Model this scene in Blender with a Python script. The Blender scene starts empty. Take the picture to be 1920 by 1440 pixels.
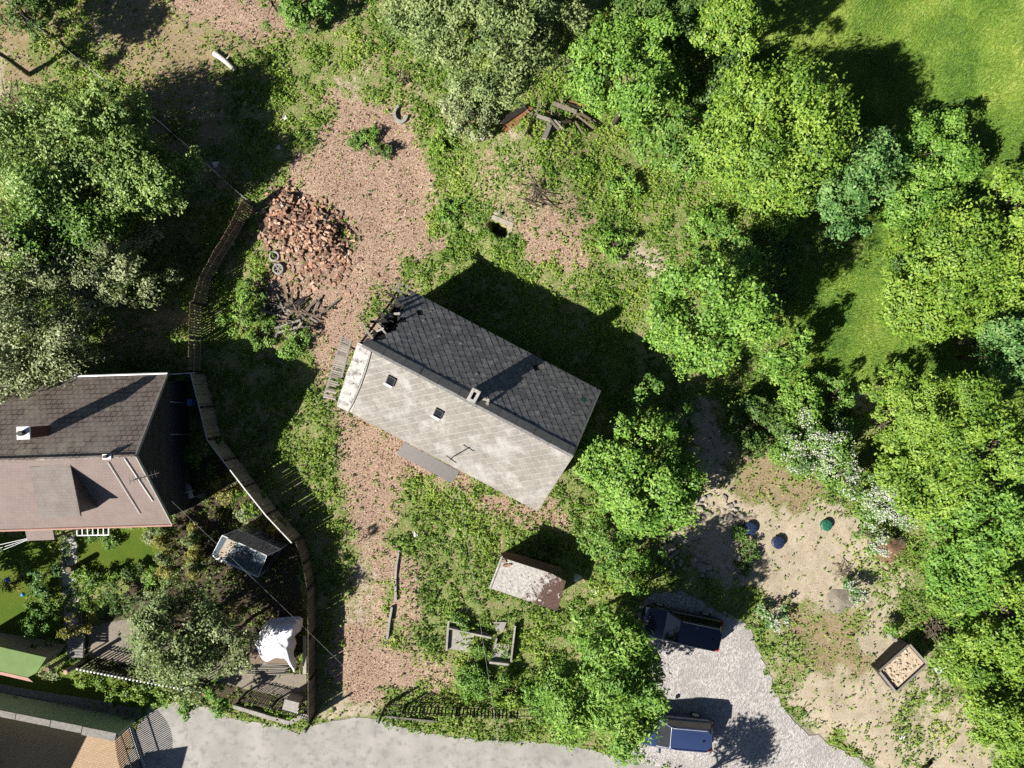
import bpy, math, random
import numpy as np
from mathutils import Vector, Matrix
sc = bpy.context.scene
col = sc.collection
rng = np.random.default_rng(11)
random.seed(5)
# ------------------------------------------------------------------ camera, sky, sun, exposure
CAM_H = 40.0
PX = 32.0                                   # photo pixels per metre on the ground
cam_d = bpy.data.cameras.new('camera'); cam = bpy.data.objects.new('camera', cam_d); col.objects.link(cam)
cam.location = (0, 0, CAM_H); cam.rotation_euler = (0, 0, 0)
cam_d.sensor_width = 36.0; cam_d.lens = 24.0; cam_d.clip_end = 2000
sc.camera = cam
SUN_AZ, SUN_EL = math.radians(31), math.radians(38)     # direction the light travels to / height
world = bpy.data.worlds.new('World'); sc.world = world; world.use_nodes = True
wn = world.node_tree
sky = wn.nodes.new('ShaderNodeTexSky'); sky.sky_type = 'NISHITA'; sky.sun_disc = False
sky.sun_elevation = SUN_EL; sky.sun_rotation = math.radians(239); sky.dust_density = 0.3; sky.air_density = 0.45
bg = wn.nodes['Background']; bg.inputs['Strength'].default_value = 0.05
wn.links.new(sky.outputs[0], bg.inputs['Color'])
sun_d = bpy.data.lights.new('sun', 'SUN'); sun_d.energy = 5.0; sun_d.angle = math.radians(0.5); sun_d.color = (1, .955, .88)
sun = bpy.data.objects.new('sun', sun_d); col.objects.link(sun)
sdir = Vector((math.cos(SUN_AZ)*math.cos(SUN_EL), math.sin(SUN_AZ)*math.cos(SUN_EL), -math.sin(SUN_EL)))
sun.rotation_euler = sdir.to_track_quat('-Z', 'Y').to_euler(); sun.location = (-30, -20, 40)
vs = sc.view_settings; vs.view_transform = 'Standard'; vs.look = 'None'; vs.gamma = 1; vs.exposure = 1.2
try: vs.use_curve_mapping = False
except Exception: pass
sc.cycles.use_denoising = False
sc.cycles.max_bounces = 6; sc.cycles.transparent_max_bounces = 8

# ------------------------------------------------------------------ helpers
def W(px, py, h=0.0):
    k = (CAM_H-h)/CAM_H/PX
    return Vector(((px-960)*k, (720-py)*k, h))
def lin(r, g, b, k=1.0):
    f = lambda c: ((c/255+.055)/1.055)**2.4 if c > 10 else c/255/12.92
    return (f(r)*k, f(g)*k, f(b)*k, 1)

WM = {}                                      # world matrix of every parent
def empty(name, loc, rz=0, label=None, cat=None, group=None):
    o = bpy.data.objects.new(name, None); col.objects.link(o)
    o.location = loc; o.rotation_euler = (0, 0, rz); o.empty_display_size = .2
    WM[o.name] = Matrix.Translation(loc) @ Matrix.Rotation(rz, 4, 'Z')
    return tag(o, label, cat, group)
def tag(o, label=None, cat=None, group=None, kind=None):
    if label: o['label'] = label
    if cat: o['category'] = cat
    if group: o['group'] = group
    if kind: o['kind'] = kind
    return o
def put(name, me, world=None, parent=None):
    """link mesh me as an object; world is its world matrix"""
    o = bpy.data.objects.new(name, me); col.objects.link(o)
    world = world or Matrix.Identity(4)
    if parent is not None:
        o.parent = parent; o.matrix_local = WM[parent.name].inverted() @ world
    else:
        o.matrix_world = world
    WM[o.name] = world
    return o

class MB:
    def __init__(s): s.v = []; s.f = []; s.m = []
    def add(s, vs, fs, m=0):
        b = len(s.v); s.v += [tuple(p) for p in vs]
        s.f += [tuple(i+b for i in f) for f in fs]; s.m += [m]*len(fs); return s
    def box(s, c, size, rot=None, m=0):
        hx, hy, hz = size[0]/2, size[1]/2, size[2]/2
        R = rot if isinstance(rot, Matrix) else Matrix.Rotation(rot or 0, 3, 'Z')
        c = Vector(c)
        vs = [c + R @ Vector((x*hx, y*hy, z*hz)) for z in (-1, 1) for x, y in ((-1,-1),(1,-1),(1,1),(-1,1))]
        return s.add(vs, [(3,2,1,0),(4,5,6,7),(0,1,5,4),(1,2,6,5),(2,3,7,6),(3,0,4,7)], m)
    def hexa(s, lo, hi, m=0):
        n = len(lo)
        fs = [tuple(reversed(range(n))), tuple(range(n, 2*n))] + [(i, (i+1)%n, n+(i+1)%n, n+i) for i in range(n)]
        return s.add(list(lo)+list(hi), fs, m)
    def prism(s, pts, z0, z1, m=0):
        a = sum(pts[i][0]*pts[(i+1)%len(pts)][1]-pts[(i+1)%len(pts)][0]*pts[i][1] for i in range(len(pts)))
        if a < 0: pts = pts[::-1]
        return s.hexa([(p[0], p[1], z0) for p in pts], [(p[0], p[1], z1) for p in pts], m)
    def beam(s, p0, p1, w, h, m=0, up=None):
        p0, p1 = Vector(p0), Vector(p1); d = (p1-p0); L = d.length; d.normalize()
        up = Vector(up) if up is not None else (Vector((0,0,1)) if abs(d.z) < .95 else Vector((1,0,0)))
        y = up.cross(d).normalized(); z = d.cross(y)
        R = Matrix((d, y, z)).transposed()
        return s.box((p0+p1)/2, (L, w, h), R, m)
    def tube(s, pts, rad, n=6, m=0, cap=True):
        rings = []
        pts = [Vector(p) for p in pts]
        for i, p in enumerate(pts):
            d = (pts[min(i+1, len(pts)-1)]-pts[max(i-1, 0)])
            d = d.normalized() if d.length > 1e-9 else Vector((0,0,1))
            a = Vector((0,0,1)) if abs(d.z) < .9 else Vector((1,0,0))
            x = d.cross(a).normalized(); y = d.cross(x)
            r = rad[i] if hasattr(rad, '__len__') else rad
            rings.append([p + (x*math.cos(2*math.pi*k/n) + y*math.sin(2*math.pi*k/n))*r for k in range(n)])
        vs = [v for r in rings for v in r]; fs = []
        for i in range(len(rings)-1):
            for k in range(n):
                fs.append((i*n+k, (i+1)*n+k, (i+1)*n+(k+1)%n, i*n+(k+1)%n))
        if cap:
            fs.append(tuple(range(n))); fs.append(tuple(reversed([(len(rings)-1)*n+k for k in range(n)])))
        return s.add(vs, fs, m)
    def disc(s, c, r, h, n=24, m=0, r2=None):
        c = Vector(c); r2 = r if r2 is None else r2
        lo = [c+Vector((math.cos(2*math.pi*k/n)*r, math.sin(2*math.pi*k/n)*r, 0)) for k in range(n)]
        hi = [c+Vector((math.cos(2*math.pi*k/n)*r2, math.sin(2*math.pi*k/n)*r2, h)) for k in range(n)]
        return s.hexa(lo, hi, m)
    def mesh(s, name, mats):
        me = bpy.data.meshes.new(name); me.from_pydata(s.v, [], s.f)
        for mm in (mats if isinstance(mats, (list, tuple)) else [mats]): me.materials.append(mm)
        if any(s.m): me.polygons.foreach_set('material_index', s.m)
        me.update(); return me
    def build(s, name, mats, parent=None, smooth=False):
        """vertices are in world coordinates"""
        if parent is not None:
            inv = WM[parent.name].inverted(); s.v = [tuple(inv @ Vector(p)) for p in s.v]
        me = s.mesh(name, mats)
        if smooth: me.polygons.foreach_set('use_smooth', [True]*len(me.polygons))
        o = bpy.data.objects.new(name, me); col.objects.link(o)
        if parent is not None: o.parent = parent; WM[o.name] = WM[parent.name].copy()
        else: WM[o.name] = Matrix.Identity(4)
        return o

def np_mesh(name, V, F, mat, rnd=None):
    """V (n,3) array, F (m,k) array"""
    me = bpy.data.meshes.new(name); k = F.shape[1]
    me.vertices.add(len(V)); me.vertices.foreach_set('co', np.ascontiguousarray(V, np.float32).ravel())
    me.loops.add(F.size); me.loops.foreach_set('vertex_index', np.ascontiguousarray(F, np.int32).ravel())
    me.polygons.add(len(F)); me.polygons.foreach_set('loop_start', np.arange(0, F.size, k, dtype=np.int32))
    if rnd is not None:
        a = me.attributes.new('rnd', 'FLOAT', 'POINT'); a.data.foreach_set('value', np.ascontiguousarray(rnd, np.float32))
    me.materials.append(mat); me.update(calc_edges=True); return me

# ------------------------------------------------------------------ materials
def nodes(name):
    m = bpy.data.materials.new(name); m.use_nodes = True
    t = m.node_tree; b = t.nodes['Principled BSDF']; return m, t, b
def N(t, typ, **kw):
    n = t.nodes.new(typ)
    for k, v in kw.items():
        if k in n.inputs: n.inputs[k].default_value = v
        else: setattr(n, k, v)
    return n
def ramp(t, fac, stops, interp='LINEAR'):
    r = t.nodes.new('ShaderNodeValToRGB'); r.color_ramp.interpolation = interp
    e = r.color_ramp.elements
    while len(e) < len(stops): e.new(.5)
    for i, (p, c) in enumerate(stops): e[i].position = p; e[i].color = c if len(c) == 4 else (*c, 1)
    t.links.new(fac, r.inputs[0]); return r.outputs[0]
def g(v): return (v, v, v, 1)
def noise(t, scale, detail=4, rough=.6, vec=None, out=0):
    n = t.nodes.new('ShaderNodeTexNoise'); n.inputs['Scale'].default_value = scale
    n.inputs['Detail'].default_value = detail; n.inputs['Roughness'].default_value = rough
    if vec is None:
        gm = t.nodes.new('ShaderNodeNewGeometry'); vec = gm.outputs['Position']
    t.links.new(vec, n.inputs['Vector']); return n.outputs[out]
def mixc(t, fac, a, b, mode='MIX'):
    n = t.nodes.new('ShaderNodeMix'); n.data_type = 'RGBA'; n.blend_type = mode
    for sock, val in ((n.inputs[0], fac), (n.inputs[6], a), (n.inputs[7], b)):
        if hasattr(val, 'is_linked') or isinstance(val, bpy.types.NodeSocket): t.links.new(val, sock)
        else: sock.default_value = val
    return n.outputs[2]
def math_(t, op, a, b=0.0, c=0.0):
    n = t.nodes.new('ShaderNodeMath'); n.operation = op
    for i, v in enumerate((a, b, c)):
        if isinstance(v, bpy.types.NodeSocket): t.links.new(v, n.inputs[i])
        else: n.inputs[i].default_value = v
    return n.outputs[0]
def bump(t, b, h, strength=.5, dist=.02):
    n = t.nodes.new('ShaderNodeBump'); n.inputs['Strength'].default_value = strength; n.inputs['Distance'].default_value = dist
    t.links.new(h, n.inputs['Height']); t.links.new(n.outputs[0], b.inputs['Normal'])
def piece_random(t):
    o = t.nodes.new('ShaderNodeObjectInfo'); gm = t.nodes.new('ShaderNodeNewGeometry')
    return math_(t, 'FRACT', math_(t, 'ADD', o.outputs['Random'], gm.outputs['Random Per Island']))
def basic(name, c1, c2=None, scale=6, rough=.8, bmp=.3, bdist=.01, spec=.3, metal=0, rnd=0, c3=None, big=None, stretch=None):
    """two (three) tone noise material; rnd varies brightness from piece to piece"""
    m, t, b = nodes(name)
    c2 = c2 or tuple(x*.75 for x in c1[:3])+(1,)
    c1, c2, c3 = (None if c is None else tuple(x*.82 for x in c[:3])+(1,) for c in (c1, c2, c3))
    vec = None
    if stretch:
        tc = t.nodes.new('ShaderNodeTexCoord'); mp = t.nodes.new('ShaderNodeMapping'); mp.inputs['Scale'].default_value = stretch
        t.links.new(tc.outputs['Object'], mp.inputs[0]); vec = mp.outputs[0]
    nz = noise(t, scale, 6, .65, vec)
    c = ramp(t, nz, [(.32, c2), (.68, c1)])
    if c3 is not None:
        c = mixc(t, ramp(t, noise(t, big or scale*.3, 5, .7), [(.5, g(0)), (.62, g(1))]), c, c3)
    if rnd:
        pr = piece_random(t); f = math_(t, 'MULTIPLY_ADD', pr, 2*rnd, 1-rnd)
        hs = t.nodes.new('ShaderNodeHueSaturation'); t.links.new(c, hs.inputs['Color']); t.links.new(f, hs.inputs['Value']); c = hs.outputs[0]
    t.links.new(c, b.inputs['Base Color']); b.inputs['Roughness'].default_value = rough; b.inputs['Metallic'].default_value = metal
    b.inputs['Specular IOR Level'].default_value = spec
    if bmp: bump(t, b, nz, bmp, bdist)
    return m
def leafmat(name, cols, trans=.27, rough=.5, gain=1.1):
    """cols: dark to light leaf colours, picked per leaf"""
    m, t, b = nodes(name)
    a = t.nodes.new('ShaderNodeAttribute'); a.attribute_name = 'rnd'
    n = len(cols); c = ramp(t, a.outputs['Fac'], [(i/(n-1), tuple(min(.85, v*gain) for v in x[:3])) for i, x in enumerate(cols)])
    t.links.new(c, b.inputs['Base Color']); b.inputs['Roughness'].default_value = rough; b.inputs['Specular IOR Level'].default_value = .25
    tr = t.nodes.new('ShaderNodeBsdfTranslucent')
    hs = t.nodes.new('ShaderNodeHueSaturation'); hs.inputs['Value'].default_value = 1.25; hs.inputs['Hue'].default_value = .485
    t.links.new(c, hs.inputs['Color']); t.links.new(hs.outputs[0], tr.inputs['Color'])
    mx = t.nodes.new('ShaderNodeMixShader'); mx.inputs[0].default_value = trans
    t.links.new(b.outputs[0], mx.inputs[1]); t.links.new(tr.outputs[0], mx.inputs[2])
    t.links.new(mx.outputs[0], t.nodes['Material Output'].inputs['Surface']); return m

M = {}
M['leaf_mid']    = leafmat('leaf_mid',    [(.022,.065,.010), (.062,.145,.020), (.115,.21,.032), (.185,.29,.055)])
M['leaf_bright'] = leafmat('leaf_bright', [(.028,.085,.010), (.08,.18,.022), (.14,.255,.035), (.22,.335,.06)])
M['leaf_yellow'] = leafmat('leaf_yellow', [(.032,.082,.010), (.088,.172,.018), (.15,.25,.028), (.24,.325,.05)])
M['leaf_pale']   = leafmat('leaf_pale',   [(.045,.095,.02), (.105,.185,.038), (.18,.27,.062), (.30,.38,.12)])
M['leaf_silver'] = leafmat('leaf_silver', [(.06,.09,.032), (.13,.17,.065), (.22,.255,.115), (.35,.375,.20)])
M['leaf_grey']   = leafmat('leaf_grey',   [(.045,.08,.024), (.095,.145,.042), (.165,.22,.07), (.26,.31,.125)])
M['leaf_blue']   = leafmat('leaf_blue',   [(.026,.08,.018), (.06,.15,.034), (.11,.22,.055), (.19,.29,.09)])
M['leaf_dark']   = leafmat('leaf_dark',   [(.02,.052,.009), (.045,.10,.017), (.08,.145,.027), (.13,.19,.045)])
M['leaf_gold']   = leafmat('leaf_gold',   [(.08,.10,.015), (.15,.17,.025), (.22,.21,.04), (.28,.24,.07)])
M['leaf_box']    = leafmat('leaf_box',    [(.045,.12,.015), (.08,.19,.022), (.12,.24,.03), (.16,.27,.045)])
M['blossom']     = leafmat('blossom',     [(.28,.30,.23), (.38,.38,.33), (.48,.47,.44), (.60,.59,.56)], .2, gain=1.0)
M['weed']        = leafmat('weed',        [(.035,.085,.010), (.10,.19,.021), (.19,.285,.036), (.33,.39,.085)], .4, gain=1.15)
M['meadow']      = leafmat('meadow',      [(.045,.11,.013), (.10,.19,.022), (.175,.26,.034), (.31,.36,.08)], .35, gain=1.1)
M['litter']      = leafmat('litter',      [(.12,.07,.045), (.24,.15,.10), (.36,.25,.175), (.56,.43,.32)], .2, .7, gain=1.0)
M['dry']         = leafmat('dry',         [(.22,.165,.08), (.33,.26,.13), (.42,.35,.20), (.30,.30,.09)], .2, .7)
M['bark']        = basic('bark', (.13,.10,.075,1), (.05,.038,.028,1), 9, .9, .6, .03)
M['twig']        = basic('twig', (.22,.17,.125,1), (.10,.075,.055,1), 8, .9, .3, .01, rnd=.3)

# ------------------------------------------------------------------ ground: heights and ground-cover zones
GX0, GX1, GY0, GY1, GS = -44.0, 44.0, -36.0, 36.0, 0.22
nx, ny = int((GX1-GX0)/GS)+1, int((GY1-GY0)/GS)+1
gxs = GX0+np.arange(nx)*GS; gys = GY0+np.arange(ny)*GS
GXX, GYY = np.meshgrid(gxs, gys)              # (ny,nx)
def vnoise(X, Y, scale, seed, octaves=3):
    out = np.zeros_like(X); amp = 1; tot = 0
    for o in range(octaves):
        r = np.random.default_rng(seed+o*17); G = r.random((256, 256))
        x = X/scale*2**o+1000.3; y = Y/scale*2**o+1000.7
        xi = np.floor(x).astype(int); yi = np.floor(y).astype(int); fx = x-xi; fy = y-yi
        fx = fx*fx*(3-2*fx); fy = fy*fy*(3-2*fy)
        a = G[yi%256, xi%256]; b = G[yi%256, (xi+1)%256]; c = G[(yi+1)%256, xi%256]; d = G[(yi+1)%256, (xi+1)%256]
        out += amp*((a*(1-fx)+b*fx)*(1-fy)+(c*(1-fx)+d*fx)*fy); tot += amp; amp *= .5
    return out/tot
def poly_sd(X, Y, pts):
    """signed distance (m), positive inside"""
    P = [W(*p)[:2] for p in pts]; n = len(P)
    ins = np.zeros(X.shape, bool); dmin = np.full(X.shape, 1e9)
    for i in range(n):
        x0, y0 = P[i]; x1, y1 = P[(i+1)%n]
        cond = ((y0 > Y) != (y1 > Y)) & (X < (x1-x0)*(Y-y0)/((y1-y0) or 1e-9)+x0); ins ^= cond
        dx, dy = x1-x0, y1-y0; L = dx*dx+dy*dy or 1e-9
        t = np.clip(((X-x0)*dx+(Y-y0)*dy)/L, 0, 1)
        dmin = np.minimum(dmin, np.hypot(X-x0-t*dx, Y-y0-t*dy))
    return np.where(ins, dmin, -dmin)
def smooth(x): x = np.clip(x, 0, 1); return x*x*(3-2*x)

ROAD = [(283,1322),(330,1314),(380,1322),(430,1345),(470,1354),(520,1360),(560,1374),(600,1356),(650,1346),(700,1346),(745,1362),(800,1375),(900,1386),(1000,1391),
        (1080,1399),(1130,1412),(1180,1424),(1230,1428),(1260,1440),(1300,1520),(1300,1750),(150,1750),(235,1440),(258,1360)]
DRIVE = [(1196,1128),(1228,1112),(1262,1108),(1300,1120),(1340,1142),(1392,1164),(1410,1185),(1425,1225),(1440,1275),(1462,1320),(1500,1358),(1545,1388),(1600,1420),(1650,1450),
         (1750,1520),(1750,1750),(1296,1750),(1296,1525),(1255,1436),(1180,1420),(1190,1330),(1215,1240),(1200,1180)]
LW, LL, LM, LS, LD, LN, LB, LX = range(8)    # weeds, leaf litter, meadow, sand, dry grass, mown lawn, bare bed soil, nothing
ZONES = [
 (LM, 1.2, 1, [(1230,-600),(2600,-600),(2600,760),(1650,760),(1500,690),(1420,560),(1560,470),(1640,400),(1500,120),(1230,40)]),
 (LD, 1.4, .9, [(-500,-600),(650,-600),(650,60),(560,130),(470,150),(480,300),(400,340),(300,260),(-500,230)]),
 (LW, 1.0, .8, [(40,-60),(160,-60),(170,60),(230,140),(170,170),(90,90)]),
 (LW, .8, .75, [(60,160),(200,120),(330,150),(280,230),(120,210)]),
 (LS, .8, .75, [(165,20),(240,10),(250,90),(210,120),(160,80)]),
 (LS, .6, .6, [(-20,70),(40,90),(20,190),(-40,190)]),
 (LL, 1.2, .95, [(310,-80),(640,-80),(600,70),(500,100),(420,80),(330,50)]),
 (LD, 1.0, .8, [(200,40),(380,60),(430,160),(330,200),(230,150)]),
 (LL, .8, 1, [(590,150),(660,125),(700,190),(790,250),(830,340),(800,430),(815,490),(720,530),(650,540),(640,430),(545,350),(540,270)]),
 (LS, .6, .5, [(600,130),(690,120),(700,190),(620,190)]),
 (LL, .8, 1, [(610,500),(700,480),(745,520),(700,640),(640,700),(600,760),(575,690),(590,600)]),
 (LL, .8, 1, [(560,540),(700,510),(745,500),(640,640),(625,760),(690,770),(820,850),(1000,960),(1090,940),(1085,1020),(980,1000),(880,930),(800,890),(735,960),(740,1200),(860,1225),
              (880,1290),(720,1330),(590,1345),(600,1240),(640,1100),(650,1000),(610,880),(600,740)]),
 (LL, .5, .95, [(470,400),(560,370),(660,470),(640,560),(560,620),(500,560),(480,480)]),
 (LL, .6, .95, [(970,440),(1080,430),(1100,490),(1010,510)]),
 (LS, .7, .7, [(1180,460),(1260,450),(1250,540),(1200,560)]),
 (LS, .8, .5, [(930,240),(1010,260),(1060,330),(1000,420),(940,420),(900,330)]),
 (LL, .8, .5, [(880,280),(1000,300),(1080,380),(1060,440),(930,440),(900,380)]),
 (LL, .6, .6, [(720,120),(790,110),(800,180),(740,180)]),
 (LW, .8, .95, [(430,130),(520,90),(640,70),(610,170),(560,270),(480,330),(440,300)]),
 (LW, .8, .5, [(750,890),(830,925),(930,1000),(1120,1030),(1240,1000),(1220,1150),(1070,1345),(860,1330),(860,1240),(745,1195),(790,1040)]),
 (LW, .8, .6, [(830,1010),(960,990),(1110,1010),(1240,1000),(1220,1150),(1070,1345),(860,1330),(870,1200),(800,1120)]),
 (LL, .5, .8, [(735,1060),(790,1040),(800,1130),(760,1180),(735,1160)]),
 (LS, .9, .5, [(640,1030),(700,1010),(722,1090),(710,1190),(640,1180)]),
 (LS, .7, .7, [(600,1310),(700,1325),(690,1350),(590,1360)]),
 (LW, .4, 1, [(720,1345),(900,1355),(1090,1360),(1140,1400),(1000,1390),(800,1374),(740,1362)]),
 (LS, .9, .97, [(1270,880),(1330,740),(1400,850),(1560,920),(1640,1010),(1700,1090),(1720,1200),(1780,1280),(1840,1350),(1930,1450),(2100,1750),(1600,1750),(1620,1440),(1480,1330),(1420,1180),(1240,1110),(1220,990)]),
 (LD, .7, .9, [(1350,870),(1440,850),(1550,915),(1520,950),(1400,945)]),
 (LW, .8, .4, [(1420,1150),(1500,1130),(1580,1200),(1540,1270),(1470,1290)]),
 (LD, .8, .7, [(1460,1120),(1600,1150),(1640,1230),(1560,1300),(1480,1260)]),
 (LW, .9, .45, [(1590,1030),(1710,1060),(1740,1200),(1650,1190)]),
 (LW, .9, .45, [(1740,1260),(1800,1300),(1790,1400),(1700,1420),(1620,1340)]),
 (LW, .8, .75, [(1225,990),(1290,1030),(1290,1100),(1220,1120)]),
 (LW, .8, .9, [(1240,1060),(1330,1080),(1420,1110),(1400,1160),(1330,1130),(1240,1105)]),
 (LS, .5, .8, [(1600,735),(1640,735),(1645,775),(1605,775)]),
 (LW, .6, 1, [(385,600),(480,650),(570,690),(620,780),(645,1000),(600,1260),(580,1330),(575,1100),(560,1000),(470,900),(410,830),(370,700)]),
 (LD, .8, .7, [(180,590),(300,560),(360,600),(355,650),(190,650)]),
 (LB, .3, .9, [(320,900),(420,840),(560,1010),(580,1340),(440,1320),(165,1245),(150,1190),(250,1090),(300,1090),(300,985),(330,960)]),
 (LX, .25, .9, [(166,1190),(175,1172),(240,1160),(300,1200),(380,1230),(455,1250),(575,1265),(575,1318),(455,1290),(395,1272),(168,1232)]),
 (LN, .25, 1, [(142,1000),(320,985),(310,1075),(250,1065),(145,1075)]),
 (LN, .25, 1, [(-200,990),(60,1005),(112,1020),(112,1220),(-200,1215)]),
 (LN, .3, 1, [(-200,1265),(120,1262),(300,1290),(340,1320),(280,1330),(100,1310),(-200,1290)]),
 (LX, .3, 1, [(-200,1290),(80,1300),(262,1345),(235,1440),(150,1750),(-300,1750)]),
 (LX, .2, 1, ROAD), (LX, .25, 1, DRIVE),
]
Wt = np.zeros((8,)+GXX.shape, np.float32); Wt[LW] = 1
edge_n = vnoise(GXX, GYY, 1.3, 3)-.5
for k, soft, amt, pts in ZONES:
    soft *= 1 if k in (LX, LN, LB) else 1.5
    jitter = 0 if k == LX else edge_n*soft*(2.2 if k in (LN, LB) else 3.2)
    a = smooth((poly_sd(GXX, GYY, pts)+jitter)/soft*.5+.5)*amt
    Wt *= (1-a); Wt[k] += a
# gentle relief: a bank over the old cellar, a rise under the tree row, small bumps; level under houses and paving
def mound(px, py, r, h):
    c = W(px, py); d2 = ((GXX-c.x)**2+(GYY-c.y)**2)/(r*r); return h*np.exp(-d2)
flat = np.zeros_like(GXX)
for P, w in ((ROAD, 1.5), (DRIVE, 1.5), ([(620,640),(740,520),(1150,740),(1020,980),(640,780)], 1.0), ([(-200,690),(380,690),(380,1000),(-200,1010)], 1.0),
             ([(-300,1280),(280,1300),(250,1750),(-300,1750)], 1.0), ([(380,980),(590,980),(590,1340),(380,1300)], 1.0), ([(-200,1000),(420,980),(420,1310),(-200,1300)], 1.0)):
    flat = np.maximum(flat, smooth(poly_sd(GXX, GYY, P)/w+1))
far = smooth((np.maximum(np.abs(GXX)-38, np.abs(GYY)-30))/6)
GZ = (vnoise(GXX, GYY, 5.0, 21)-.5)*.35+(vnoise(GXX, GYY, .9, 40, 2)-.5)*.10
GZ = (GZ+mound(990,350,4.5,.8)+mound(1000,250,3.5,.3))*(1-flat)*(1-far)
GZ -= 1.5*smooth(poly_sd(GXX, GYY, [(914,420),(926,412),(957,430),(948,452),(924,442)])/.18)       # the open cellar shaft
def gz(x, y):
    i = int(np.clip(round((x-GX0)/GS), 0, nx-1)); j = int(np.clip(round((y-GY0)/GS), 0, ny-1)); return float(GZ[j, i])
def gz_arr(x, y):
    i = np.clip((x-GX0)/GS, 0, nx-1.001); j = np.clip((y-GY0)/GS, 0, ny-1.001)
    i0 = i.astype(int); j0 = j.astype(int); fx = i-i0; fy = j-j0
    return (GZ[j0, i0]*(1-fx)+GZ[j0, i0+1]*fx)*(1-fy)+(GZ[j0+1, i0]*(1-fx)+GZ[j0+1, i0+1]*fx)*fy
def w_arr(k, x, y):
    i = np.clip(np.round((x-GX0)/GS).astype(int), 0, nx-1); j = np.clip(np.round((y-GY0)/GS).astype(int), 0, ny-1); return Wt[k, j, i]
def on(px, py, dz=0.0):
    p = W(px, py); return Vector((p.x, p.y, gz(p.x, p.y)+dz))

def ground_material():
    m, t, b = nodes('ground_cover')
    fine = noise(t, 14, 5, .8); mid = noise(t, 2.2, 5, .65); vfine = noise(t, 45, 3, .7); patch = noise(t, .55, 4, .6)
    def kind(stops, k=.82): return ramp(t, fine, [(p, tuple(min(.85, v*k) for v in c_)) for p, c_ in stops])
    weeds = mixc(t, ramp(t, mid, [(.50,g(0)), (.68,g(1))]), kind([(.34,(.03,.055,.012)), (.43,(.085,.135,.026)), (.52,(.17,.205,.06)), (.64,(.40,.36,.20))], .95), kind([(.32,(.08,.065,.03)), (.42,(.21,.165,.09)), (.52,(.34,.26,.165)), (.64,(.56,.46,.34))], .85))
    litter = kind([(.32,(.075,.045,.03)), (.42,(.22,.14,.095)), (.52,(.37,.26,.185)), (.64,(.66,.53,.42))])
    meadow = mixc(t, ramp(t, mid, [(.40,g(0)), (.6,g(1))]), kind([(.3,(.045,.11,.014)), (.7,(.14,.25,.03))], 1.0), kind([(.3,(.10,.16,.02)), (.7,(.28,.34,.06))], 1.0))
    sand = mixc(t, ramp(t, mid, [(.35,g(0)), (.65,g(1))]), kind([(.3,(.31,.25,.17)), (.7,(.46,.39,.285))]), kind([(.3,(.40,.335,.24)), (.7,(.55,.48,.37))]))
    dry = mixc(t, ramp(t, mid, [(.35,g(0)), (.65,g(1))]), kind([(.3,(.16,.125,.055)), (.7,(.36,.29,.15))]), kind([(.3,(.20,.15,.09)), (.7,(.45,.36,.24))]))
    lawn = mixc(t, ramp(t, patch, [(.35,g(0)), (.65,g(1))]), kind([(.3,(.05,.10,.01)), (.7,(.09,.155,.017))]), kind([(.3,(.085,.12,.014)), (.7,(.14,.17,.025))]))
    soil = kind([(.3,(.035,.028,.018)), (.5,(.075,.06,.038)), (.72,(.15,.12,.08))])
    none = kind([(.3,(.20,.17,.13)), (.7,(.34,.30,.25))])
    c = weeds
    mixn = math_(t, 'ADD', math_(t, 'MULTIPLY', mid, .6), math_(t, 'MULTIPLY', fine, .5))      # ~.55 mean
    for i, colr in ((LL, litter), (LM, meadow), (LS, sand), (LD, dry), (LN, lawn), (LB, soil), (LX, none)):
        a = t.nodes.new('ShaderNodeAttribute'); a.attribute_name = 'zone%d' % i
        # share of this cover among what is painted so far, broken up by noise
        f = math_(t, 'ADD', a.outputs['Fac'], math_(t, 'MULTIPLY', math_(t, 'SUBTRACT', mixn, .55), 1.5 if i in (LL, LS) else 2.4))
        c = mixc(t, ramp(t, f, [(.36,g(0)), (.62,g(1))]), c, colr)
    t.links.new(c, b.inputs['Base Color']); b.inputs['Roughness'].default_value = .95; b.inputs['Specular IOR Level'].default_value = .1
    h = math_(t, 'ADD', math_(t, 'MULTIPLY', fine, .6), math_(t, 'MULTIPLY', vfine, .4)); bump(t, b, h, .9, .06)
    return m
idx = np.arange(nx*ny).reshape(ny, nx)
F = np.stack([idx[:-1,:-1], idx[:-1,1:], idx[1:,1:], idx[1:,:-1]], -1).reshape(-1, 4)
V = np.stack([GXX, GYY, GZ], -1).reshape(-1, 3)
# one sheet out to the horizon: a wide skirt joined to the rim of the detailed part
rim = np.concatenate([idx[0,:], idx[1:,-1], idx[-1,-2::-1], idx[-2:0:-1,0]])
RV = V[rim].copy(); RV[:, :2] *= 22; RV[:, 2] = 0
skirt = len(V)+np.arange(len(rim)); V = np.concatenate([V, RV])
F = np.concatenate([F, np.stack([rim, skirt, np.roll(skirt, -1), np.roll(rim, -1)], -1)])
me = np_mesh('ground', V, F, ground_material())
for k in range(8):
    a = me.attributes.new('zone%d' % k, 'FLOAT', 'POINT'); w = Wt[k].ravel(); a.data.foreach_set('value', np.concatenate([w, w[rim]]))
me.polygons.foreach_set('use_smooth', np.ones(len(F), bool))
ground = put('ground', me); tag(ground, 'uneven plot with leaf litter, weeds, sand and meadow', 'ground', kind='structure')

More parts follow.
